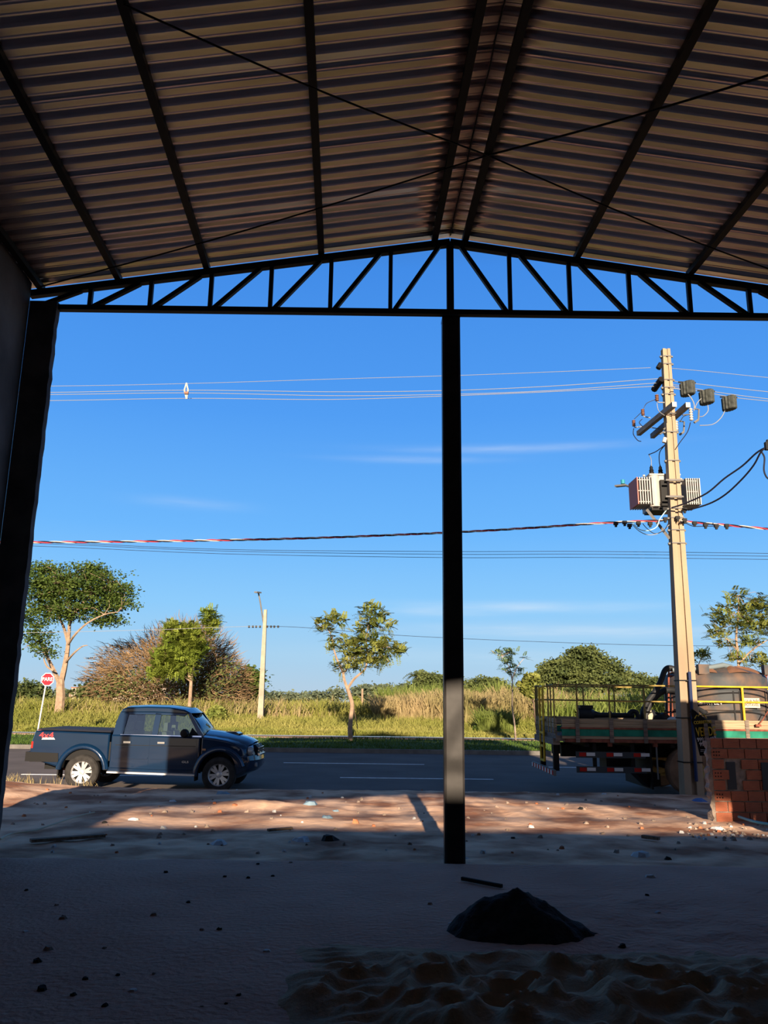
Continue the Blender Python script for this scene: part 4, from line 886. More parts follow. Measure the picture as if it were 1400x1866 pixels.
def tree(name, label, cat, base, trunk, branches, blobs, leaf, bark, nleaf, lsize, r0, mode='quad', group=None, clumps=None, crad=.2, shell=.5, rtip=.3, twigs=0, seed=1):
    rg = np.random.default_rng(seed); t = thing(name, base, label, cat, group); m = MB()
    m.tube(smoothpts([Vector(p) for p in trunk], 4), [r0*(1-(1-rtip)*i/(4*(len(trunk)-1))) for i in range(4*(len(trunk)-1)+1)], 8)
    m.build('trunk', bark, t)
    if branches:
        m = MB()
        for br in branches:
            P = smoothpts([Vector(p) for p in br['p']], 4); m.tube(P, [br['r']*(1-.75*i/(len(P)-1)) for i in range(len(P))], 6)
        if twigs:
            ends = [Vector(br['p'][-1]) for br in branches]+[Vector(br['p'][-2]) for br in branches]
            Pt = blob_points(blobs, twigs, .3, rg)
            for q in Pt:
                q = Vector(q); e = min(ends, key=lambda z: (z-q).length); mid = e.lerp(q, .5)+Vector(rg.normal(size=3)*.12*(q-e).length); m.tube([e, mid, q], [br['r']*.3, br['r']*.18, .012], 4, caps=False)
        m.build('branches', bark, t)
    if nleaf:
        P = blob_points(blobs, nleaf, shell, rg)
        if clumps: P = clumpy(P, clumps, crad, rg)
        V, Fc = fronds(P, lsize[0], lsize[1], lsize[2], rg) if mode == 'frond' else leaf_quads(P, lsize, 1.7, rg=rg)
        npmesh('foliage', V, Fc, leaf, t)
    return t
def pxl(pts, Y): return [at(x, y, Y+(z if len(q) > 2 else 0)) for q in pts for (x, y, z) in [(q[0], q[1], q[2] if len(q) > 2 else 0)]]
def blob(x, y, Y, rx, rz_, ry=None):      # radii in px at distance Y
    c = at(x, y, Y); s = Y/1440; return (c.x, c.y, c.z, rx*s, (ry or rx)*s, rz_*s)

# big tree on the left
Y = 50; bs = gd(110, 1300, -.02); bs = Vector((at(108, 1290, Y).x, Y, -.05))
tb = [bs, *pxl([(110, 1272), (110, 1255), (110, 1238)], Y)]
br = [dict(p=pxl([(110, 1248), (98, 1222, 1), (85, 1195, 1), (72, 1168, 1), (62, 1140, 1)], Y), r=.17), dict(p=pxl([(111, 1245), (118, 1215), (123, 1185), (126, 1150), (128, 1110), (130, 1070)], Y), r=.19),
      dict(p=pxl([(119, 1208), (135, 1190, -1), (150, 1178, -1), (160, 1176, -1)], Y), r=.08), dict(p=pxl([(124, 1175), (138, 1155, -1), (160, 1135, -1), (190, 1120, -1), (215, 1115, -1)], Y), r=.09),
      dict(p=pxl([(124, 1170), (115, 1140, 1), (100, 1110, 1), (85, 1080, 1)], Y), r=.12), dict(p=pxl([(127, 1130), (150, 1100), (175, 1080), (200, 1065)], Y), r=.11), dict(p=pxl([(98, 1222), (86, 1215), (80, 1200), (84, 1190)], Y), r=.07), dict(p=pxl([(126, 1140), (140, 1110, 2), (150, 1080, 2), (155, 1050, 2)], Y), r=.09)]
bl = [blob(105, 1068, Y, 62, 38), blob(165, 1065, Y, 58, 42), blob(195, 1095, Y, 48, 33), blob(75, 1060, Y, 38, 38), blob(70, 1112, Y, 36, 40), blob(62, 1160, Y, 24, 36), blob(215, 1090, Y, 30, 22), blob(120, 1110, Y, 55, 24), blob(190, 1128, Y, 30, 12), blob(88, 1035, Y, 22, 17), blob(165, 1040, Y, 25, 20), blob(88, 1185, Y, 14, 12), blob(225, 1068, Y, 18, 12)]
tree('spreading_tree', 'large spreading tree with pale forked trunk at the left, behind the pickup bed', 'tree', bs, tb, br, bl, L_BIG, BARK, 22000, .105, .30, clumps=380, crad=.34, shell=.2, twigs=200, rtip=.8, seed=11)
# small pinnate tree in the centre
Y = 37; bs = Vector((at(640, 1351, Y).x, Y, -.21))
tb = [bs, *pxl([(638, 1330), (640, 1305), (642, 1285), (637, 1265), (632, 1250)], Y)]
br = [dict(p=pxl([(634, 1256), (628, 1240), (625, 1225), (616, 1205), (609, 1185), (606, 1165), (600, 1150)], Y), r=.075), dict(p=pxl([(634, 1254), (645, 1238), (656, 1228), (666, 1218), (670, 1195), (668, 1165), (672, 1135)], Y), r=.07),
      dict(p=pxl([(668, 1208), (685, 1200), (700, 1195)], Y), r=.03), dict(p=pxl([(626, 1228), (640, 1205), (650, 1185), (655, 1165)], Y), r=.035), dict(p=pxl([(670, 1185), (690, 1175), (710, 1180), (730, 1186)], Y), r=.03)]
bl = [blob(592, 1138, Y, 20, 15), blob(617, 1130, Y, 18, 12), blob(680, 1120, Y, 24, 15), blob(695, 1140, Y, 22, 12), blob(665, 1145, Y, 22, 18), blob(640, 1180, Y, 26, 22), blob(670, 1180, Y, 32, 26), blob(705, 1180, Y, 26, 18), blob(728, 1186, Y, 13, 7), blob(625, 1215, Y, 20, 12), blob(690, 1205, Y, 22, 12), blob(655, 1210, Y, 20, 12), blob(605, 1170, Y, 10, 20), blob(675, 1108, Y, 10, 6)]
ct = tree('young_tree', 'young curved-trunk tree with loose leaves on the verge, left of the steel post', 'tree', bs, tb, br, bl, L_SML, BARK, 850, (.5, 7, .17), .11, 'frond', shell=.5, twigs=70, rtip=.75, seed=5)
m = MB(); m.tube([at(652, 1328, Y+.4), at(645, 1290, Y+.2), at(642, 1275, Y)], .02, 6); m.build('support_stake', BARKD, ct)
# brown bare thicket
Y = 56; c0 = at(330, 1262, Y); th_ = thing('bare_thicket', (c0.x, Y, -.05), 'large dome of bare brown twigs behind the pickup, right of the spreading tree', 'bush')
bl = [blob(310, 1235, Y, 115, 80, 110), blob(250, 1225, Y, 80, 55, 90), blob(355, 1210, Y, 75, 70, 100), blob(395, 1250, Y, 60, 60, 70), blob(330, 1180, Y, 60, 45, 60), blob(200, 1240, Y, 45, 35)]
P = blob_points(bl, 15000, .35, rng); P = P[P[:, 2] > 0.0]
d = vnrm(P-np.array([c0.x, Y, 0.3])+rng.normal(size=P.shape)*1.6); d[:, 2] -= .35; d = vnrm(d); a_ = vnrm(np.cross(d, rng.normal(size=P.shape))); ll = rng.uniform(.3, 1.0, (len(P), 1)); mid = P+d*ll*.5+a_*ll*.12
w_ = .016*rng.uniform(.6, 1.5, (len(P), 1)); b_ = np.cross(d, a_)
V = np.stack([P-a_*w_, P+a_*w_, mid+a_*w_, mid-a_*w_], 1); V2 = np.stack([mid-a_*w_, mid+a_*w_, P+d*ll+a_*w_*.3, P+d*ll-a_*w_*.3], 1); V = np.concatenate([V, V2], 0).reshape(-1, 3)
npmesh('twigs', V, np.arange(len(V)).reshape(-1, 4), TWIG, th_)
m = MB()
for k in range(34):
    x = random.uniform(-3.2, 3.6); e = Vector((c0.x+x*1.4, Y+random.uniform(-2, 2), random.uniform(1.5, 4.2))); s_ = Vector((c0.x+.6*x, Y+random.uniform(-.5, .5), -.1)); m.tube(smoothpts([s_, s_.lerp(e, .4)+Vector((random.uniform(-.4, .4), 0, .5)), e], 4), [.09-.075*i/8 for i in range(9)], 5)
m.build('stems', BARKD, th_)
P = blob_points([blob(400, 1235, Y-2, 45, 45), blob(250, 1245, Y-2, 60, 30), blob(350, 1250, Y-2, 60, 30), blob(205, 1250, Y-2, 40, 25)], 2600, .2, rng); V, Fc = leaf_quads(P, .13); npmesh('sparse_leaves', V, Fc, L_DRK, th_)
# green shrub tree in front of it
Y = 50; bs = Vector((at(345, 1290, Y).x, Y, -.05)); tb = [bs, *pxl([(347, 1262), (348, 1240), (345, 1220)], Y)]
br = [dict(p=pxl([(348, 1245), (353, 1210), (358, 1185), (368, 1165), (380, 1145), (386, 1125)], Y), r=.09), dict(p=pxl([(346, 1235), (335, 1205), (325, 1180), (318, 1160)], Y), r=.09), dict(p=pxl([(346, 1240), (325, 1225), (300, 1215), (285, 1218)], Y), r=.07)]
bl = [blob(325, 1170, Y, 30, 32), blob(305, 1200, Y, 28, 22), blob(290, 1222, Y, 20, 14), blob(345, 1165, Y, 22, 30), blob(335, 1205, Y, 28, 20), blob(318, 1145, Y, 22, 12), blob(385, 1135, Y, 18, 10), blob(384, 1120, Y, 16, 8), blob(360, 1180, Y, 22, 20), blob(330, 1225, Y, 20, 12), blob(385, 1150, Y, 12, 10)]
tree('shrubby_tree', 'bright green loose tree growing in front of the bare thicket', 'tree', bs, tb, br, bl, L_SHR, BARK, 2600, (.6, 7, .18), .12, 'frond', shell=.4, twigs=60, rtip=.7, seed=8)
# white-stemmed saplings
Y = 39; bs = Vector((at(940, 1346, Y).x, Y, -.17)); tb = [bs, *pxl([(938, 1320), (934, 1290), (934, 1260), (934, 1235)], Y)]
br = [dict(p=pxl([(934, 1240), (928, 1215), (915, 1195)], Y), r=.035), dict(p=pxl([(934, 1236), (943, 1215), (955, 1200)], Y), r=.03)]
bl = [blob(908, 1188, Y, 14, 6), blob(930, 1190, Y, 14, 9), blob(920, 1205, Y, 12, 7), blob(930, 1222, Y, 14, 11), blob(945, 1222, Y, 8, 12), blob(958, 1199, Y, 9, 4)]
tree('sapling', 'thin white-stemmed sapling right of the steel post, sparse top', 'tree', bs, tb, br, bl, L_SAP, mat('white_bark', (.5, .38, .3), .9), 150, (.34, 6, .13), .045, 'frond', shell=.1, rtip=.6, twigs=12, seed=3)
Y = 38; bs = Vector((at(981, 1350, Y).x, Y, -.19)); tb = [bs, *pxl([(977, 1320), (974, 1290), (970, 1262)], Y)]
bl = [blob(968, 1240, Y, 16, 14), blob(955, 1250, Y, 12, 12), blob(982, 1255, Y, 10, 14), blob(968, 1262, Y, 14, 10)]
tree('sapling', 'drooping bushy sapling just left of the flatbed truck', 'tree', bs, tb, [dict(p=pxl([(972, 1275), (968, 1255), (962, 1240)], Y), r=.03)], bl, L_SML, BARKD, 800, .17, .05, shell=.1, rtip=.6, twigs=10, seed=4)
# tree behind the tank
Y = 35; bs = Vector((at(1350, 1352, Y).x, Y, -.2)); tb = [bs, *pxl([(1350, 1300), (1349, 1250), (1347, 1220), (1344, 1185)], Y)]
br = [dict(p=pxl([(1345, 1190), (1342, 1160), (1346, 1120), (1346, 1085)], Y), r=.06), dict(p=pxl([(1347, 1210), (1365, 1190), (1385, 1175), (1410, 1160)], Y), r=.05), dict(p=pxl([(1344, 1185), (1325, 1165), (1305, 1150)], Y), r=.04)]
bl = [blob(1345, 1085, Y, 16, 14), blob(1325, 1105, Y, 20, 14), blob(1298, 1118, Y, 18, 10), blob(1318, 1130, Y, 28, 18), blob(1360, 1110, Y, 28, 24), blob(1390, 1105, Y, 26, 22), blob(1360, 1140, Y, 34, 24), blob(1308, 1155, Y, 20, 14), blob(1395, 1140, Y, 28, 24), blob(1415, 1120, Y, 30, 30), blob(1365, 1170, Y, 28, 10), blob(1340, 1200, Y, 20, 8), blob(1385, 1205, Y, 30, 12), blob(1320, 1175, Y, 16, 10)]
tree('young_tree', 'leafy young tree rising behind the water tank at the right', 'tree', bs, tb, br, bl, L_SML, BARK, 1050, (.40, 6, .15), .09, 'frond', shell=.1, twigs=60, rtip=.6, seed=6)
Y = 42; bs = Vector((at(1272, 1345, Y).x, Y, -.15)); tree('young_tree', 'top of a small tree between the concrete pole and the water tank', 'tree', bs, [bs, *pxl([(1272, 1260), (1270, 1215)], Y)], [dict(p=pxl([(1270, 1220), (1278, 1200), (1285, 1192)], Y), r=.03)],
     [blob(1266, 1200, Y, 14, 14), blob(1280, 1192, Y, 14, 8), blob(1290, 1203, Y, 14, 5)], L_SML, BARK, 90, (.42, 6, .15), .06, 'frond', shell=.1, twigs=8, seed=9)
# distant trees
DG = 'trees along the far edge of the field'
far = [('round_tree', 'broad dark green tree behind the flatbed railing', [blob(1070, 1205, 75, 40, 24), blob(1030, 1225, 75, 45, 24), blob(1095, 1225, 75, 45, 26), blob(1075, 1245, 75, 70, 20), blob(1005, 1240, 75, 25, 22), blob(1060, 1192, 75, 25, 12)], 75, 1065, 24000, 0.17, L_DRK),
       ('round_tree', 'low dark green tree between the broad tree and the concrete pole', [blob(1150, 1245, 78, 40, 18), blob(1185, 1250, 78, 35, 16), blob(1215, 1258, 78, 35, 14)], 78, 1160, 11200, 0.15, L_DRK),
       ('round_tree', 'rounded tree just right of the steel post on the horizon', [blob(885, 1252, 80, 36, 16), blob(860, 1260, 80, 22, 14), blob(905, 1262, 80, 28, 14)], 80, 880, 9600, 0.17, L_DRK),
       ('round_tree', 'olive tree just left of the steel post on the horizon', [blob(785, 1247, 82, 30, 20), blob(800, 1255, 82, 26, 24), blob(755, 1265, 82, 26, 18), blob(825, 1262, 82, 20, 20)], 82, 790, 12000, 0.17, L_DRK),
       ('round_tree', 'dark bushy tree right of the bare thicket', [blob(455, 1240, 62, 18, 24), blob(448, 1262, 62, 20, 18), blob(435, 1250, 62, 12, 14)], 62, 452, 4500, .18, L_BIG),
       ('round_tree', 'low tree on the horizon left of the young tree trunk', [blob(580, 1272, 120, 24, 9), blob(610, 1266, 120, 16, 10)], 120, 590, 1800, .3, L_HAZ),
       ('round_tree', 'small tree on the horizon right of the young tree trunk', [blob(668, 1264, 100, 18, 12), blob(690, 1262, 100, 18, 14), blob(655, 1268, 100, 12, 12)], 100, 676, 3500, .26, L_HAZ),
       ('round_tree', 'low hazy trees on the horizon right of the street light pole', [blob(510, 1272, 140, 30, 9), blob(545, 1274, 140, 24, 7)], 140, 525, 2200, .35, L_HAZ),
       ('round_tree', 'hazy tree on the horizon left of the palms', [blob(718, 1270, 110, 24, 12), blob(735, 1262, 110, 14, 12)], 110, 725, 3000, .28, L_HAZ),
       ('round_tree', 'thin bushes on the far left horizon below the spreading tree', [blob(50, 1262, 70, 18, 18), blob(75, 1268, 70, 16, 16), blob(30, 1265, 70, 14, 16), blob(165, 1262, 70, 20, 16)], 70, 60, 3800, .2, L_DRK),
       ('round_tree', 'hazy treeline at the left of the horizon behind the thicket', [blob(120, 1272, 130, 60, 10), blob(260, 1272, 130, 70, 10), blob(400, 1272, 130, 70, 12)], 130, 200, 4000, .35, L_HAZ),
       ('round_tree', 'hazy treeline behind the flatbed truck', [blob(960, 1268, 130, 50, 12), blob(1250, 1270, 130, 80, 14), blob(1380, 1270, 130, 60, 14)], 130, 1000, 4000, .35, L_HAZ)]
for i, (nm, lb, bl, Y, x, nl, ls, lm) in enumerate(far):
    bs = Vector((at(x, 1280, Y).x, Y, -.05)); e = Vector((bl[0][0], bl[0][1], bl[0][2]))
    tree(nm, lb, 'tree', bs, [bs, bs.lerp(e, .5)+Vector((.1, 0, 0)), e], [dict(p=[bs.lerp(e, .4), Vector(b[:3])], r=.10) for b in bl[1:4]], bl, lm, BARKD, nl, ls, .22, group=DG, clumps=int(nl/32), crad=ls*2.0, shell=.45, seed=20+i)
for i, (x, y, Y, s, lb) in enumerate(((762, 1232, 95, 1.0, 'palm top left of the steel post, standing alone'), (773, 1236, 97, .9, 'palm top beside the lone palm, nearer the steel post'), (790, 1235, 96, .8, 'low palm top closest to the steel post'), (120+8, 1262, 90, .5, 'tiny palm beneath the spreading tree'), (693, 1258, 110, .6, 'tiny palm on the horizon right of the young tree'), (478, 1262, 110, .7, 'tiny palm on the horizon beside the street light pole'))):
    c = at(x, y, Y); t = thing('palm_tree', (c.x, Y, -.05), lb, 'palm', 'palms on the horizon'); MB().tube([(c.x, Y, -.1), (c.x+.05, Y, c.z*.6), c], [.2, .15, .14], 7).build('trunk', BARK, t)
    V, Fc = fronds(np.repeat(np.array([list(c)]), int(34), 0), 2.1*s, 10, .42*s, np.random.default_rng(50+i), .35, .7); npmesh('fronds', V, Fc, L_PALM, t)

# ------------------------------------------------------------------ grasses
def blades(n, xr_, yr_, h, wd, m, name, label, zf=None, lean=.35, seed=1, px=None, cat='grass', dens=None):
    rg = np.random.default_rng(seed)
    y = yr_[0]+(yr_[1]-yr_[0])*rg.random(n)**1.6; x = xr_[0]+(xr_[1]-xr_[0])*rg.random(n)
    if px is not None: x = (px[0]+(px[1]-px[0])*rg.random(n)-700)/1440*y
    if dens is not None: k = dens(x, y) > rg.random(n); x, y = x[k], y[k]; n = len(x)
    z = np.full(n, -.15)+np.clip((y-40)/10, 0, 1)*.12 if zf is None else zf(x, y); hh = h*np.clip((y-40.2)/7 if zf is None else 1+0*y, .3, 1)*(.55+.9*rg.random(n))*(1+.45*fbm(x, y, .25, 3, seed+3)); ang = rg.random(n)*math.pi; dx, dy = np.cos(ang)*wd/2*(1+y/90), np.sin(ang)*wd/2*(1+y/90)
    lx, ly = rg.normal(size=n)*lean*hh, rg.normal(size=n)*lean*hh
    b0 = np.stack([x-dx, y-dy, z], 1); b1 = np.stack([x+dx, y+dy, z], 1); m0 = np.stack([x+dx*.8+lx*.35, y+dy*.8+ly*.35, z+hh*.6], 1); m1 = np.stack([x-dx*.8+lx*.35, y-dy*.8+ly*.35, z+hh*.6], 1); tp = np.stack([x+lx, y+ly, z+hh], 1); tp2 = tp+np.stack([dx*.2, dy*.2, z*0], 1)
    V = np.concatenate([np.stack([b0, b1, m0, m1], 1), np.stack([m1, m0, tp2, tp], 1)], 0).reshape(-1, 3)
    o = npmesh(name, V, np.arange(len(V)).reshape(-1, 4), m); return tag(o, label, cat, None, 'stuff')
blades(70000, None, (40.6, 60), .62, .05, GRASS, 'field_grass', 'tall yellow-green grass filling the field behind the path', px=(-250, 1500), seed=1) if False else None
blades(60000, (0, 1), (40.6, 52), .60, .045, GRASS, 'field_grass', 'tall yellow-green grass in the near part of the field', px=(-100, 1500), seed=1)
blades(45000, (0, 1), (51, 85), .95, .07, GRASS, 'field_grass', 'tall yellow-green grass farther back in the field', px=(-100, 1500), seed=2)
blades(20000, (0, 1), (50, 80), 1.15, .045, GRASSD, 'dry_grass', 'tan dry seed grass standing through the middle of the field', px=(-50, 1500), seed=3, dens=lambda x, y: .25+1.4*fbm(x, y, .12, 3, 31))
blades(9000, (0, 1), (49, 58), 1.45, .08, GRASSD, 'dry_reeds', 'tall patch of dry tan corn-like reeds left of the steel post', px=(690, 860), seed=4, cat='reeds', lean=.25)
blades(9000, (0, 1), (52, 62), 1.75, .08, REED, 'green_reeds', 'tall green reeds behind the dry patch and around the steel post', px=(700, 1010), seed=5, cat='reeds', lean=.2)
blades(7000, (0, 1), (48, 56), 1.5, .08, GRASSD, 'dry_reeds', 'dry tan reeds between the sapling and the flatbed truck', px=(845, 1010), seed=14, cat='reeds', lean=.25)
blades(9000, (0, 1), (46, 62), 1.7, .08, REED, 'green_reeds', 'green reeds seen through the flatbed railing', px=(980, 1450), seed=15, cat='reeds', lean=.3)
blades(9000, (0, 1), (54, 72), 1.7, .08, GRASSD, 'dry_reeds', 'dry tan reeds seen through the flatbed railing', px=(980, 1450), seed=16, cat='reeds', lean=.3)
rc = at(905, 1330, 43.5); blades(2600, (rc.x-.9, rc.x+.9), (43, 44.2), 2.0, .05, REED, 'reed_clump', 'bright green clump of tall reeds right of the steel post', seed=6, cat='reeds', lean=.25)
blades(26000, (-30, 30), (31.5, 39.1), .10, .025, GRASSL, 'mown_grass', 'short mown grass on the verge between kerb and path', zf=lambda x, y: -.22+0*x, seed=7, lean=.5)
blades(14000, (0, 1), (40.4, 41.4), .26, .03, GRASS, 'path_edge_grass', 'low grass fringe along the far side of the path', px=(-100, 1500), seed=8)
ft_ = gd(230, 1436, -.2)
blades(1400, (-10.5, -6.0), (17.2, 18.3), .22, .012, GRASSD, 'dry_tufts', 'dry straw tufts along the dirt edge by the rear wheel of the pickup', zf=lambda x, y: gz(x, y)-.02, seed=9, dens=lambda x, y: .1+1.8*np.clip(fbm(x, y, 1.2, 2, 77), 0, 1))
# bushes in the field
for i, (x, y, Y, rx, ry, lb, lm) in enumerate(((395, 1300, 47, 18, 14, 'dark green bush in the grass right of the pickup roof', L_SML), (870, 1330, 43.5, 7, 7, 'small dark shrub at the field edge beside the steel post', L_BIG), (648, 1283, 70, 10, 14, 'small bush behind the young tree trunk', L_SML), (1055, 1262, 58, 30, 14, 'bush behind the pump on the flatbed', L_DRK))):
    b_ = [blob(x, y, Y, rx, ry)]; t = thing('field_bush', (b_[0][0], Y, -.1), lb, 'bush', 'bushes in the field'); P = blob_points(b_, 1300, .3); V, Fc = leaf_quads(P, .13); npmesh('foliage', V, Fc, lm, t)
    MB().tube([(b_[0][0], Y, -.1), b_[0][:3]], .05, 6).build('stem', BARKD, t)
# far pale sheds behind the thicket
Y = 95
for i, (x0_, x1_, y0_, y1_, lb) in enumerate(((130, 205, 1252, 1284, 'pale low building seen through the thicket, left part'), (190, 300, 1240, 1284, 'pale low building seen through the thicket, behind the pickup'))):
    a = at(x0_, y0_, Y); b = at(x1_, y1_, Y); t = thing('low_building', ((a.x+b.x)/2, Y, -.2), lb, 'building')
    MB().bb((a.x, Y, -.2), (b.x, Y+6, a.z)).build('wall', HAZEB, t, smooth=False)
    for k in range(3): zz = .3+(a.z-.4)*k/2; MB().bb((a.x-.02, Y-.06, zz), (b.x+.02, Y, zz+.12)).build('wall_band', mat('reddish_band', (.30, .15, .11), .9), t, smooth=False)
for i, (x, w2) in enumerate(((542, 8), (588, 10), (366, 6), (655, 4))):
    a = at(x, 1268 if i < 3 else 1262, 190); h2 = a.z; tag(MB().bb((a.x-w2*.07, 190, -.2), (a.x+w2*.07, 193, max(h2, .8))).build('distant_house', mat('white_wall', (.7, .7, .7), .9), smooth=False, loc=(a.x, 190, -.2)), ('tiny white house on the horizon left of the young tree', 'tiny white house on the horizon just left of the young tree trunk', 'tiny white house on the horizon behind the thicket', 'tiny white post-like house right of the young tree trunk')[i], 'house')

# ------------------------------------------------------------------ street light pole, sign
Y = 48; b = Vector((at(474, 1325, Y).x, Y, -.1)); tp = at(484, 1111, Y)
s_ = thing('street_light', b, 'pale concrete street light pole with curved arm in the field, left of centre', 'street light')
V = []; m = MB(); 
for i in range(9):
    t = i/8; c = b.lerp(tp, t); a = .17*(1-t)+.09*t
    V += [(c.x-a, c.y-a, c.z), (c.x+a, c.y-a, c.z), (c.x+a, c.y+a, c.z), (c.x-a, c.y+a, c.z)]
m.add(V, [(i*4+k, i*4+(k+1) % 4, i*4+4+(k+1) % 4, i*4+4+k) for i in range(8) for k in range(4)]+[(0, 1, 2, 3), (32, 33, 34, 35)]); m.build('pole_shaft', mat('pale_pole', (.38, .32, .25), .85, var=.12), s_, smooth=False)
MB().tube(smoothpts(pxl([(481, 1140), (478, 1120), (474, 1095), (471, 1080)], Y)), .045, 8).build('lamp_arm', GREYM, s_)
MB().bar(at(466, 1079, Y-.6), at(474, 1080, Y), .2, .08).build('lamp_head', GREYM, s_, smooth=False)
for ci, x in enumerate((454, 461, 467, 474, 487, 494, 500, 507)): tag(MB().box(at(x, 1142, Y), (.1, .1, .13)).build('cable_connector', BLKPL, smooth=False, loc=at(x, 1142, Y)), 'small black connector, '+('leftmost', 'second', 'third', 'fourth')[ci % 4]+(' of the four left of the street light pole' if ci < 4 else ' of the four right of the street light pole').replace('leftmost of', 'leftmost of'), 'connector', 'connectors by the street light pole')
wire([at(x, y, YY) for x, y, YY in ((-60, 1155, 46), (40, 1153, 46), (150, 1151, 46.5), (300, 1147, 47), (400, 1143, 47.5), (481, 1141, 48))], .012, ALUW, 'power_line', None, 'distant wire left of the street light pole', 'distant street wires', 'power line')
wire([at(x, y, YY) for x, y, YY in ((485, 1141, 48), (560, 1144, 48), (700, 1156, 48), (850, 1164, 48), (1000, 1170, 48), (1200, 1176, 48), (1450, 1178, 48))], .013, CABLE, 'power_line', None, 'distant wire right of the street light pole', 'distant street wires', 'power line')
b2 = at(648, 1290, 70); tag(MB().tube([(b2.x+.6, 70, -.1), (b2.x+.55, 70, at(655, 1255, 70).z)], .09, 7).build('fence_post', BARK, loc=(b2.x+.6, 70, -.1)), 'thin pale post on the horizon right of the young tree trunk', 'post')
for i, (x, yt) in enumerate(((70, 1257), (43, 1262), (120, 1160))):
    if i < 2: a = at(x, yt, 75); tag(MB().tube([(a.x, 75, -.1), a], .08, 7).build('fence_post', mat('pale_pole', (.6, .5, .4)), loc=(a.x, 75, -.1)), ('pale thin post on the left horizon beside the stop sign', 'pale thin post on the left horizon at the pier edge')[i], 'post')
Y = 37; b = Vector((at(68, 1332, Y).x, Y, -.21)); c = at(87, 1238, Y-.03)
g = thing('stop_sign', b, 'red octagonal PARE stop sign on a leaning grey post, left of the pickup', 'road sign')
MB().tube([b, at(87, 1228, Y+.03)], .035, 8).build('sign_post', mat('grey_post', (.55, .56, .6), .5), g)
r_ = .31; m = MB(); poly = [(c.x+r_*math.cos(R(22.5+45*k)), c.y-.02, c.z+r_*math.sin(R(22.5+45*k))) for k in range(8)]; m.ext(poly, (0, .02, 0)); pl = m.build('sign_plate', SIGNW, g, smooth=False)
r_ = .275; m = MB(); poly = [(c.x+r_*math.cos(R(22.5+45*k)), c.y-.028, c.z+r_*math.sin(R(22.5+45*k))) for k in range(8)]; m.ext(poly, (0, .008, 0)); m.build('red_face', SIGNR, pl, smooth=False)
text('PARE', .23, SIGNW, (c.x, c.y-.036, c.z), (1, 0, 0), (0, 0, 1), pl, depth=.004, sx=.92)

# ------------------------------------------------------------------ brick wall, banner, stake
def brickmat():
    m = bpy.data.materials.new('hollow_clay_brick'); m.use_nodes = True; t = m.node_tree; b = t.nodes['Principled BSDF']; b.inputs['Roughness'].default_value = .9
    tc_ = t.nodes.new('ShaderNodeTexCoord'); mp = t.nodes.new('ShaderNodeMapping'); mp.inputs['Rotation'].default_value = (R(90), 0, 0); t.links.new(tc_.outputs['Object'], mp.inputs[0])
    n = t.nodes.new('ShaderNodeTexNoise'); n.inputs['Scale'].default_value = 9; t.links.new(tc_.outputs['Object'], n.inputs[0])
    r = t.nodes.new('ShaderNodeValToRGB'); r.color_ramp.elements[0].color = (.26, .07, .035, 1); r.color_ramp.elements[1].color = (.40, .13, .065, 1); t.links.new(n.outputs[0], r.inputs[0]); t.links.new(r.outputs[0], b.inputs['Base Color'])
    wv = t.nodes.new('ShaderNodeTexWave'); wv.bands_direction = 'Z'; wv.inputs['Scale'].default_value = 20; t.links.new(tc_.outputs['Object'], wv.inputs[0]); bp = t.nodes.new('ShaderNodeBump'); bp.inputs['Distance'].default_value = .01; bp.inputs['Strength'].default_value = .5
    t.links.new(wv.outputs[0], bp.inputs['Height']); t.links.new(bp.outputs[0], b.inputs['Normal']); return m
BRICK = brickmat(); MORT = mat('mortar', (.30, .24, .20), .95, var=.3, scale=10, bump=.5)
WX0, WY, WZ0 = 5.20, 13.15, -.16
bw_ = thing('brick_wall', (6.6, WY, WZ0), 'low unfinished wall of hollow red bricks at the right, one corner sunlit', 'wall')
WTOP = at(1340, 1345, WY).z
MB().bb((WX0+.03, WY+.01, WZ0), (9.0, WY+.13, WTOP-.03)).build('mortar_core', MORT, bw_, smooth=False)
rows = 8; rh = (WTOP-WZ0)/rows
for r in range(rows):
    x = WX0+(0 if r % 2 == 0 else .0); k = 0; first = True
    while x < 8.9:
        Lb = .20 if (first and r % 2) else .265; z = WZ0+r*rh; skip = (r in (3, 4, 5) and 5.42 < x+Lb/2 < 5.60)
        if not skip or r == 5 and False:
            m = MB().box((x+Lb/2, WY+random.uniform(-.006, .006)+.065, z+rh/2), (Lb-.015, .15, rh-.018)); br_ = m.build('brick', BRICK, bw_, smooth=False)
            if first and r % 2 == 0:
                mh = MB()
                for a in range(3):
                    for c_ in range(2): mh.lathe([(.011, 0), (.011, .02), (.001, .02)], (x+.045+a*.042, WY-.012, z+rh*.33+c_*.05), 'Y', 8)
                mh.build('brick_hole', BLKPL, br_)
        x += Lb; first = False
MB().box((5.50, WY+.03, WZ0+rh*4.4), (.14, .06, rh*2.6)).build('meter_recess', mat('dark_box', (.05, .055, .065), .6), bw_, smooth=False)
MB().box((6.05, WY-.01, WZ0+rh*4.4), (.16, .04, rh*2.6)).build('meter_box', mat('dark_box', (.05, .055, .065), .6), bw_, smooth=False)
m = MB(); V = []
for i in range(20):
    z = WZ0+(WTOP-WZ0-.05)*i/19; V += [(WX0-.05+random.uniform(-.03, .03), WY, z), (WX0+.03, WY-.005, z), (WX0+.03, WY+.14, z), (WX0-.05+random.uniform(-.03, .03), WY+.14, z)]
m.add(V, [(i*4+k, i*4+(k+1) % 4, i*4+4+(k+1) % 4, i*4+4+k) for i in range(19) for k in range(4)]+[(0, 1, 2, 3), (76, 77, 78, 79)]); m.build('mortar_edge', MORT, bw_, smooth=False)
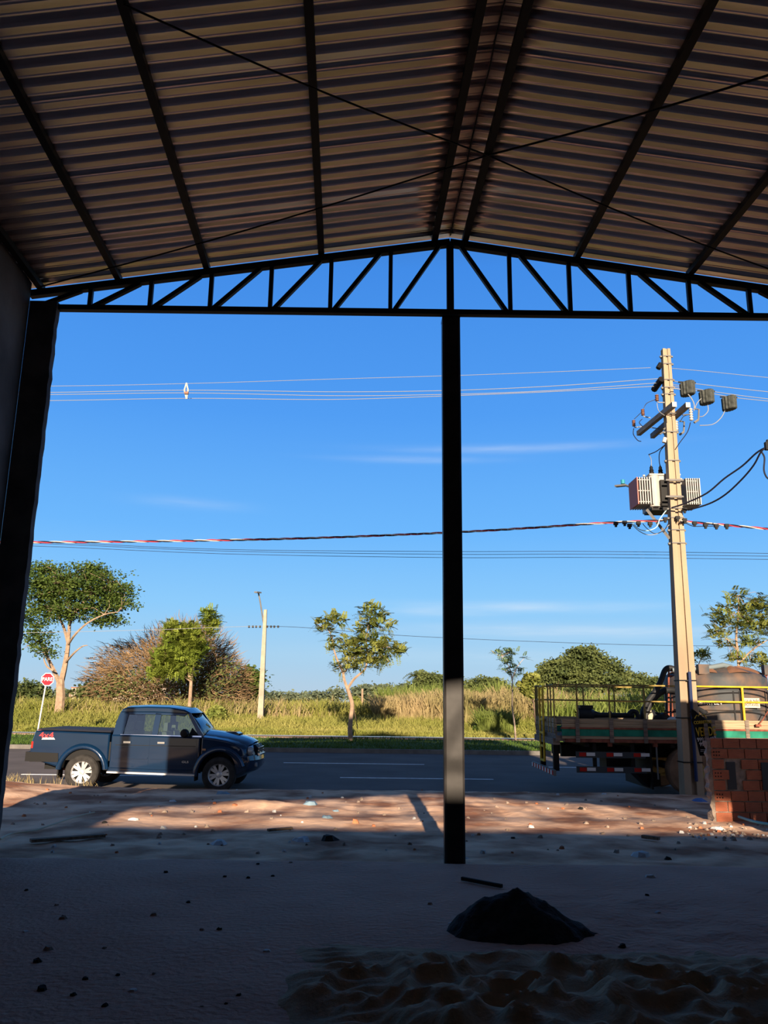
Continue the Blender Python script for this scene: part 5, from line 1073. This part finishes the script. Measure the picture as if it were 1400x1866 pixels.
# stake and banner
YB = 13.6; a = at(1286, 1318, YB); b = at(1300, 1432, YB); b = Vector((b.x, YB, float(gz(b.x, YB))-.03)); tag(MB().bar(a, b, .05, .04, up=(0, 1, 0)).build('wooden_stake', WOODD, smooth=False, loc=b), 'weathered wooden stake in front of the black banner, beside the brick wall', 'stake')
YB = 13.66; bn = thing('sale_banner', at(1280, 1378, YB), 'black banner with yellow and white print hanging beside the concrete pole', 'banner')
def bpnt(x, y): return at(x, y, YB+.02*math.sin(x*.25))
poly = [(1261, 1291), (1268, 1296), (1283, 1308), (1296, 1319), (1297, 1323), (1300, 1335), (1303, 1346), (1302, 1358), (1297, 1368), (1290, 1377), (1276, 1377), (1272, 1360), (1267, 1340), (1264, 1322), (1260, 1312), (1262, 1308), (1258, 1296)]
m = MB(); P = [bpnt(*p) for p in poly]; m.ext(P, (0, .012, 0)); bs_ = m.build('banner_sheet', BANN, bn, smooth=False)
rt = at(1300, 1330, YB)-at(1270, 1332, YB); upv = at(1272, 1300, YB)-at(1282, 1370, YB)
f = Vector((0, -.05, 0))
text('VENDE', .20, GOLD, bpnt(1285, 1333.5)+f, rt, upv, bs_, sx=.52); text('CORRETOR', .07, GOLD, bpnt(1279, 1316)+f, rt, upv, bs_, sx=.8); text('9991-4497', .085, WHITEM, bpnt(1286, 1347)+f, rt, upv, bs_, sx=.85); text('9972', .085, WHITEM, bpnt(1281, 1356)+f, rt, upv, bs_, sx=.85)
MB().tube([bpnt(x, y)+f for x, y in ((1264, 1309), (1268, 1303), (1271, 1305), (1274, 1299), (1278, 1304), (1281, 1301), (1286, 1309))], .008, 5).build('printed_peaks', GOLD, bs_)
for y in (1366, 1369): MB().bar(bpnt(1275, y)+f, bpnt(1284, y-1)+f, .004, .008).build('printed_line', WHITEM, bs_, smooth=False)
# light blue pipe, tarp
P = [gd(x, y, -.09)+Vector((0, 0, .03)) for x, y in ((1347, 1492), (1365, 1498), (1385, 1503), (1430, 1510))]
tag(MB().tube(smoothpts(P), .02, 10).build('water_pipe', BLUEPIPE, loc=P[0]), 'light blue pipe lying on the gravel in front of the brick wall', 'pipe')

# ------------------------------------------------------------------ sand, mortar heap, debris
def sandz(X, Y):
    m = np.clip((5.95-Y+.22*fbm(X, Y, .9, 2, 60)*2)/.75, 0, 1)*np.clip((X+.50+.35*(Y-5)+.45*fbm(X, Y, 2.5, 3, 61))/.75, 0, 1); m = m*m*(3-2*m)
    wx_ = X+.12*fbm(X, Y, 3, 2, 66); r = 1-np.abs(2.2*fbm(wx_, Y*1.25, 2.9, 2, 62)); r2 = np.abs(fbm(X+3, Y, 2.6, 3, 63))
    z = m*(.03+.16*np.clip(r, 0, 1)**2*.5+.12*r2+.06*(5.9-np.minimum(Y, 5.9)))+.02*m*fbm(X, Y, 9, 2, 64)
    tr = np.clip(1-np.abs((X-(-.15-.18*(Y-5)))/.22), 0, 1); z = z+tr*.012*np.sin(Y*60)*np.clip((6.2-Y)/.5, 0, 1)
    return gz(X, Y)*1.0+z-.006*(m < .02)-.004
o = grid('sand_heap', -1.3, 5.6, 3.0, 6.9, .022, sandz, SAND); tag(o, 'rippled brown building sand covering the floor in the lower right foreground', 'sand', None, 'stuff')
pc_ = (1.03, 6.42)
def ash(X, Y):
    dx, dy = (X-pc_[0])/.56, (Y-pc_[1])/.36; r = np.sqrt(dx*dx+dy*dy)
    h = .31*np.clip(1-r, 0, 1)**.95*(1+.0*X)+.06*np.clip(1-np.sqrt(((X-.72)/.25)**2+((Y-6.4)/.2)**2), 0, 1)
    return gz(X, Y)-.02+h+np.where(r < 1.05, .035*fbm(X, Y, 12, 4, 71), -.02)+.018*np.clip(1.1-r, 0, 1)
o = grid('mortar_heap', .25, 1.85, 5.75, 6.95, .018, ash, CEM); tag(o, 'small dark heap of mortar mix on the floor right of the steel post', 'heap', None, 'stuff')
def ground_pt(px, py):
    z = -.05
    for _ in range(8): p = gd(px, py, z); z = float(gz(p.x, p.y))
    return p
def stick(a, b, w_, h_, m, name, label, cat, group=None, lift=.0):
    a = ground_pt(*a); b = ground_pt(*b); q = Vector((0, 0, h_/2+lift)); o = MB().bar(a+q, b+q, w_, h_).build(name, m, smooth=False, loc=a); return tag(o, label, cat, group)
stick((842, 1606), (915, 1620), .03, .03, DARKB, 'steel_offcut', 'thin dark bar lying on the floor between the post and the mortar heap', 'bar', lift=.01)
stick((55, 1538), (190, 1528), .10, .035, PLANKM, 'wooden_plank', 'weathered plank on the dirt at the lower left, beside the pier', 'plank', lift=.02)
stick((488, 1518), (532, 1514), .06, .03, PLANKM, 'wooden_plank', 'small plank in the dirt left of the steel post, past the shadow line', 'plank', lift=.02)
stick((1171, 1530), (1202, 1534), .06, .04, PLANKM, 'wooden_plank', 'short plank in the dirt right of the steel post', 'plank', lift=.02)
P = [ground_pt(x, y)+Vector((0, 0, .03)) for x, y in ((0, 1534), (20, 1524), (60, 1518), (100, 1505), (135, 1493), (172, 1484))]
tag(MB().tube(smoothpts(P), [.012]*31, 6).build('dry_stick', CREAM, loc=P[0]), 'long thin pale stick lying on the dirt near the pier', 'stick')
rr = random.Random(5)
def chip(px, py, sx_, sy_, m, name, label, cat, group, h=.5):
    p = ground_pt(px, py); dep = p.y/1460
    n = rr.randint(6, 8); ang0 = rr.random()*6; V = []
    for lv, s in ((0, 1), (1, .6)):
        for k in range(n): t = ang0+2*math.pi*k/n; q = rr.uniform(.7, 1.2)*s; V.append((p.x+sx_*dep*.5*math.cos(t)*q, p.y+sx_*dep*.5*math.sin(t)*q, p.z-.008+lv*sy_*dep*h*rr.uniform(.7, 1.2)+.005))
    mb = MB(); mb.add(V, [(k, (k+1) % n, n+(k+1) % n, n+k) for k in range(n)]+[tuple(range(n, 2*n)), tuple(range(n))]); return tag(mb.build(name, m, smooth=False, loc=p), label, cat, group)
for (x, y, s, m, lb) in ((243, 1494, 22, PAPER, 'white scrap on the dirt at the left tip of the sunlit strip'), (400, 1537, 32, PAPER, 'crumpled pale bag on the dirt below the pickup, in shade'), (565, 1466, 30, PAPERB, 'blue-white plastic scrap on the sunlit dirt left of the post'), (315, 1461, 16, PAPER, 'white scrap just below the front wheel of the pickup'), (595, 1490, 22, PAPERB, 'blue plastic scrap on the sunlit strip'), (612, 1478, 14, PAPERB, 'small blue scrap on the far side of the sunlit strip'), (1102, 1447, 10, PAPER, 'small white scrap at the road edge beside the flatbed truck'),
                     (1168, 1560, 42, PAPER, 'flattened pale cement bag on the dirt right of the post'), (1185, 1598, 22, PAPER, 'small pale bag scrap nearer than the cement bag'), (1200, 1683, 0, PAPER, ''), (486, 1733, 18, PAPER, 'white scrap on the floor at the sand edge'), (242, 1805, 18, PAPER, 'white scrap on the floor at the bottom left'), (46, 1698, 14, PAPER, 'white scrap on the floor near the left edge'), (576, 1823, 14, PAPER, 'small white scrap in the sand at the bottom'), (1199, 1662, 14, PAPER, 'small pale scrap on the floor right of the mortar heap'), (823, 1683, 16, PAPER, 'white scrap touching the left foot of the mortar heap'), (1307, 1511, 26, PAPER, 'pale stone-like scrap in front of the brick wall'), (549, 1532, 34, PAPER, 'long pale scrap on the shaded dirt left of the post'),
                     (405, 1447, 26, PAPERB, 'pale flattened bottle below the front wheel'), (851, 1564, 8, PAPER, 'tiny white scrap at the foot of the steel post'), (1275, 1460, 26, mat('blue_tarp', (.10, .22, .5), .7), 'blue tarpaulin scrap on the dirt between the pole and the brick wall')):
    if s: chip(x, y, s, s*.35, m, 'litter_scrap', lb, 'litter', None, .5)
chip(600, 1532, 36, 10, DARKB, 'charred_lump', 'dark charred lump on the dirt left of the steel post', 'lump', None, 1.0)
chip(648, 1500, 14, 7, STONEO, 'brick_fragment', 'orange brick fragment on the sunlit strip left of the post', 'brick', None, 1.0); chip(428, 1472, 18, 7, STONEO, 'brick_fragment', 'orange brick fragment on the left part of the sunlit strip', 'brick', None, 1.0)
for (x, y, s) in ((76, 1804, 20), (87, 1731, 18), (68, 1753, 18), (191, 1833, 14), (190, 1728, 10), (133, 1814, 14), (115, 1674, 16), (103, 1650, 10), (343, 1645, 10), (400, 1694, 12), (368, 1695, 10), (302, 1590, 10), (410, 1598, 9), (453, 1600, 9), (497, 1597, 9), (280, 1668, 14), (215, 1777, 10), (156, 1784, 12), (435, 1813, 10), (48, 1623, 10), (190, 1500, 10), (1218, 1566, 14), (1135, 1725, 14), (900, 1737, 12), (985, 1765, 12), (1060, 1475, 12), (935, 1528, 10), (784, 1648, 10), (1180, 1632, 10), (368, 1834, 8), (412, 1829, 8), (280, 1775, 8), (530, 1572, 8), (470, 1575, 8)):
    dk = rr.random() < .6; zone = ('near the bottom left corner' if x < 300 and y > 1720 else 'on the open floor at the left' if x < 600 and y > 1600 else 'just inside the slab edge at the left' if x < 700 else 'right of the steel post' if y < 1640 else 'on the sand edge at the right')
    chip(x, y, s, s*.4, DARKB if dk else STONE, 'floor_chip', ('small black chip ' if dk else 'small greyish stone chip ')+zone, 'chip', ('black' if dk else 'grey')+' chips '+zone, .8)
proto = []
for k in range(5): o = chip(300+k*50, 1480, 10, 8, (STONE, STONE, STONEO, STONE, PAPER)[k], 'stone', 'small pale stone scattered on the dirt outside the shed', 'stone', 'stones on the dirt', .5); proto.append(o); o['label'] = 'small loose stone, number one of five in a row on the sunlit strip'; o['label'] = 'loose stone on the sunlit strip, %s from the left end' % ('first', 'second', 'third', 'fourth', 'fifth')[k]; o['group'] = 'row of loose stones on the sunlit strip'
for i in range(225):
    x = rr.uniform(20, 1400); y = 1440+rr.random()**1.2*118
    if i > 150: x = rr.uniform(1250, 1400); y = rr.uniform(1498, 1530)
    p = ground_pt(x, y)
    if p.x > 5.1 and p.y > 12.9: continue
    ki = rr.randrange(5); c = proto[ki].copy(); C.objects.link(c); c.location = p
    zn = 'in the gravel by the brick wall' if x > 1250 and y > 1490 else ('at the road edge' if y < 1458 else 'on the sunlit strip' if y < 1508 else 'on the shaded dirt by the slab')+(' left of the post' if x < 810 else ' right of the post')
    cn = ('pale', 'tan', 'orange', 'brown', 'white')[ki]; c['label'] = 'small %s stone %s' % (cn, zn); c['group'] = '%s stones %s' % (cn, zn)
    sc = rr.uniform(.3, 1.0); c.scale = (sc, sc, sc); c.rotation_euler = (0, 0, rr.uniform(0, 6))

for o in list(bpy.data.objects):
    if '_off' in o: del o['_off']
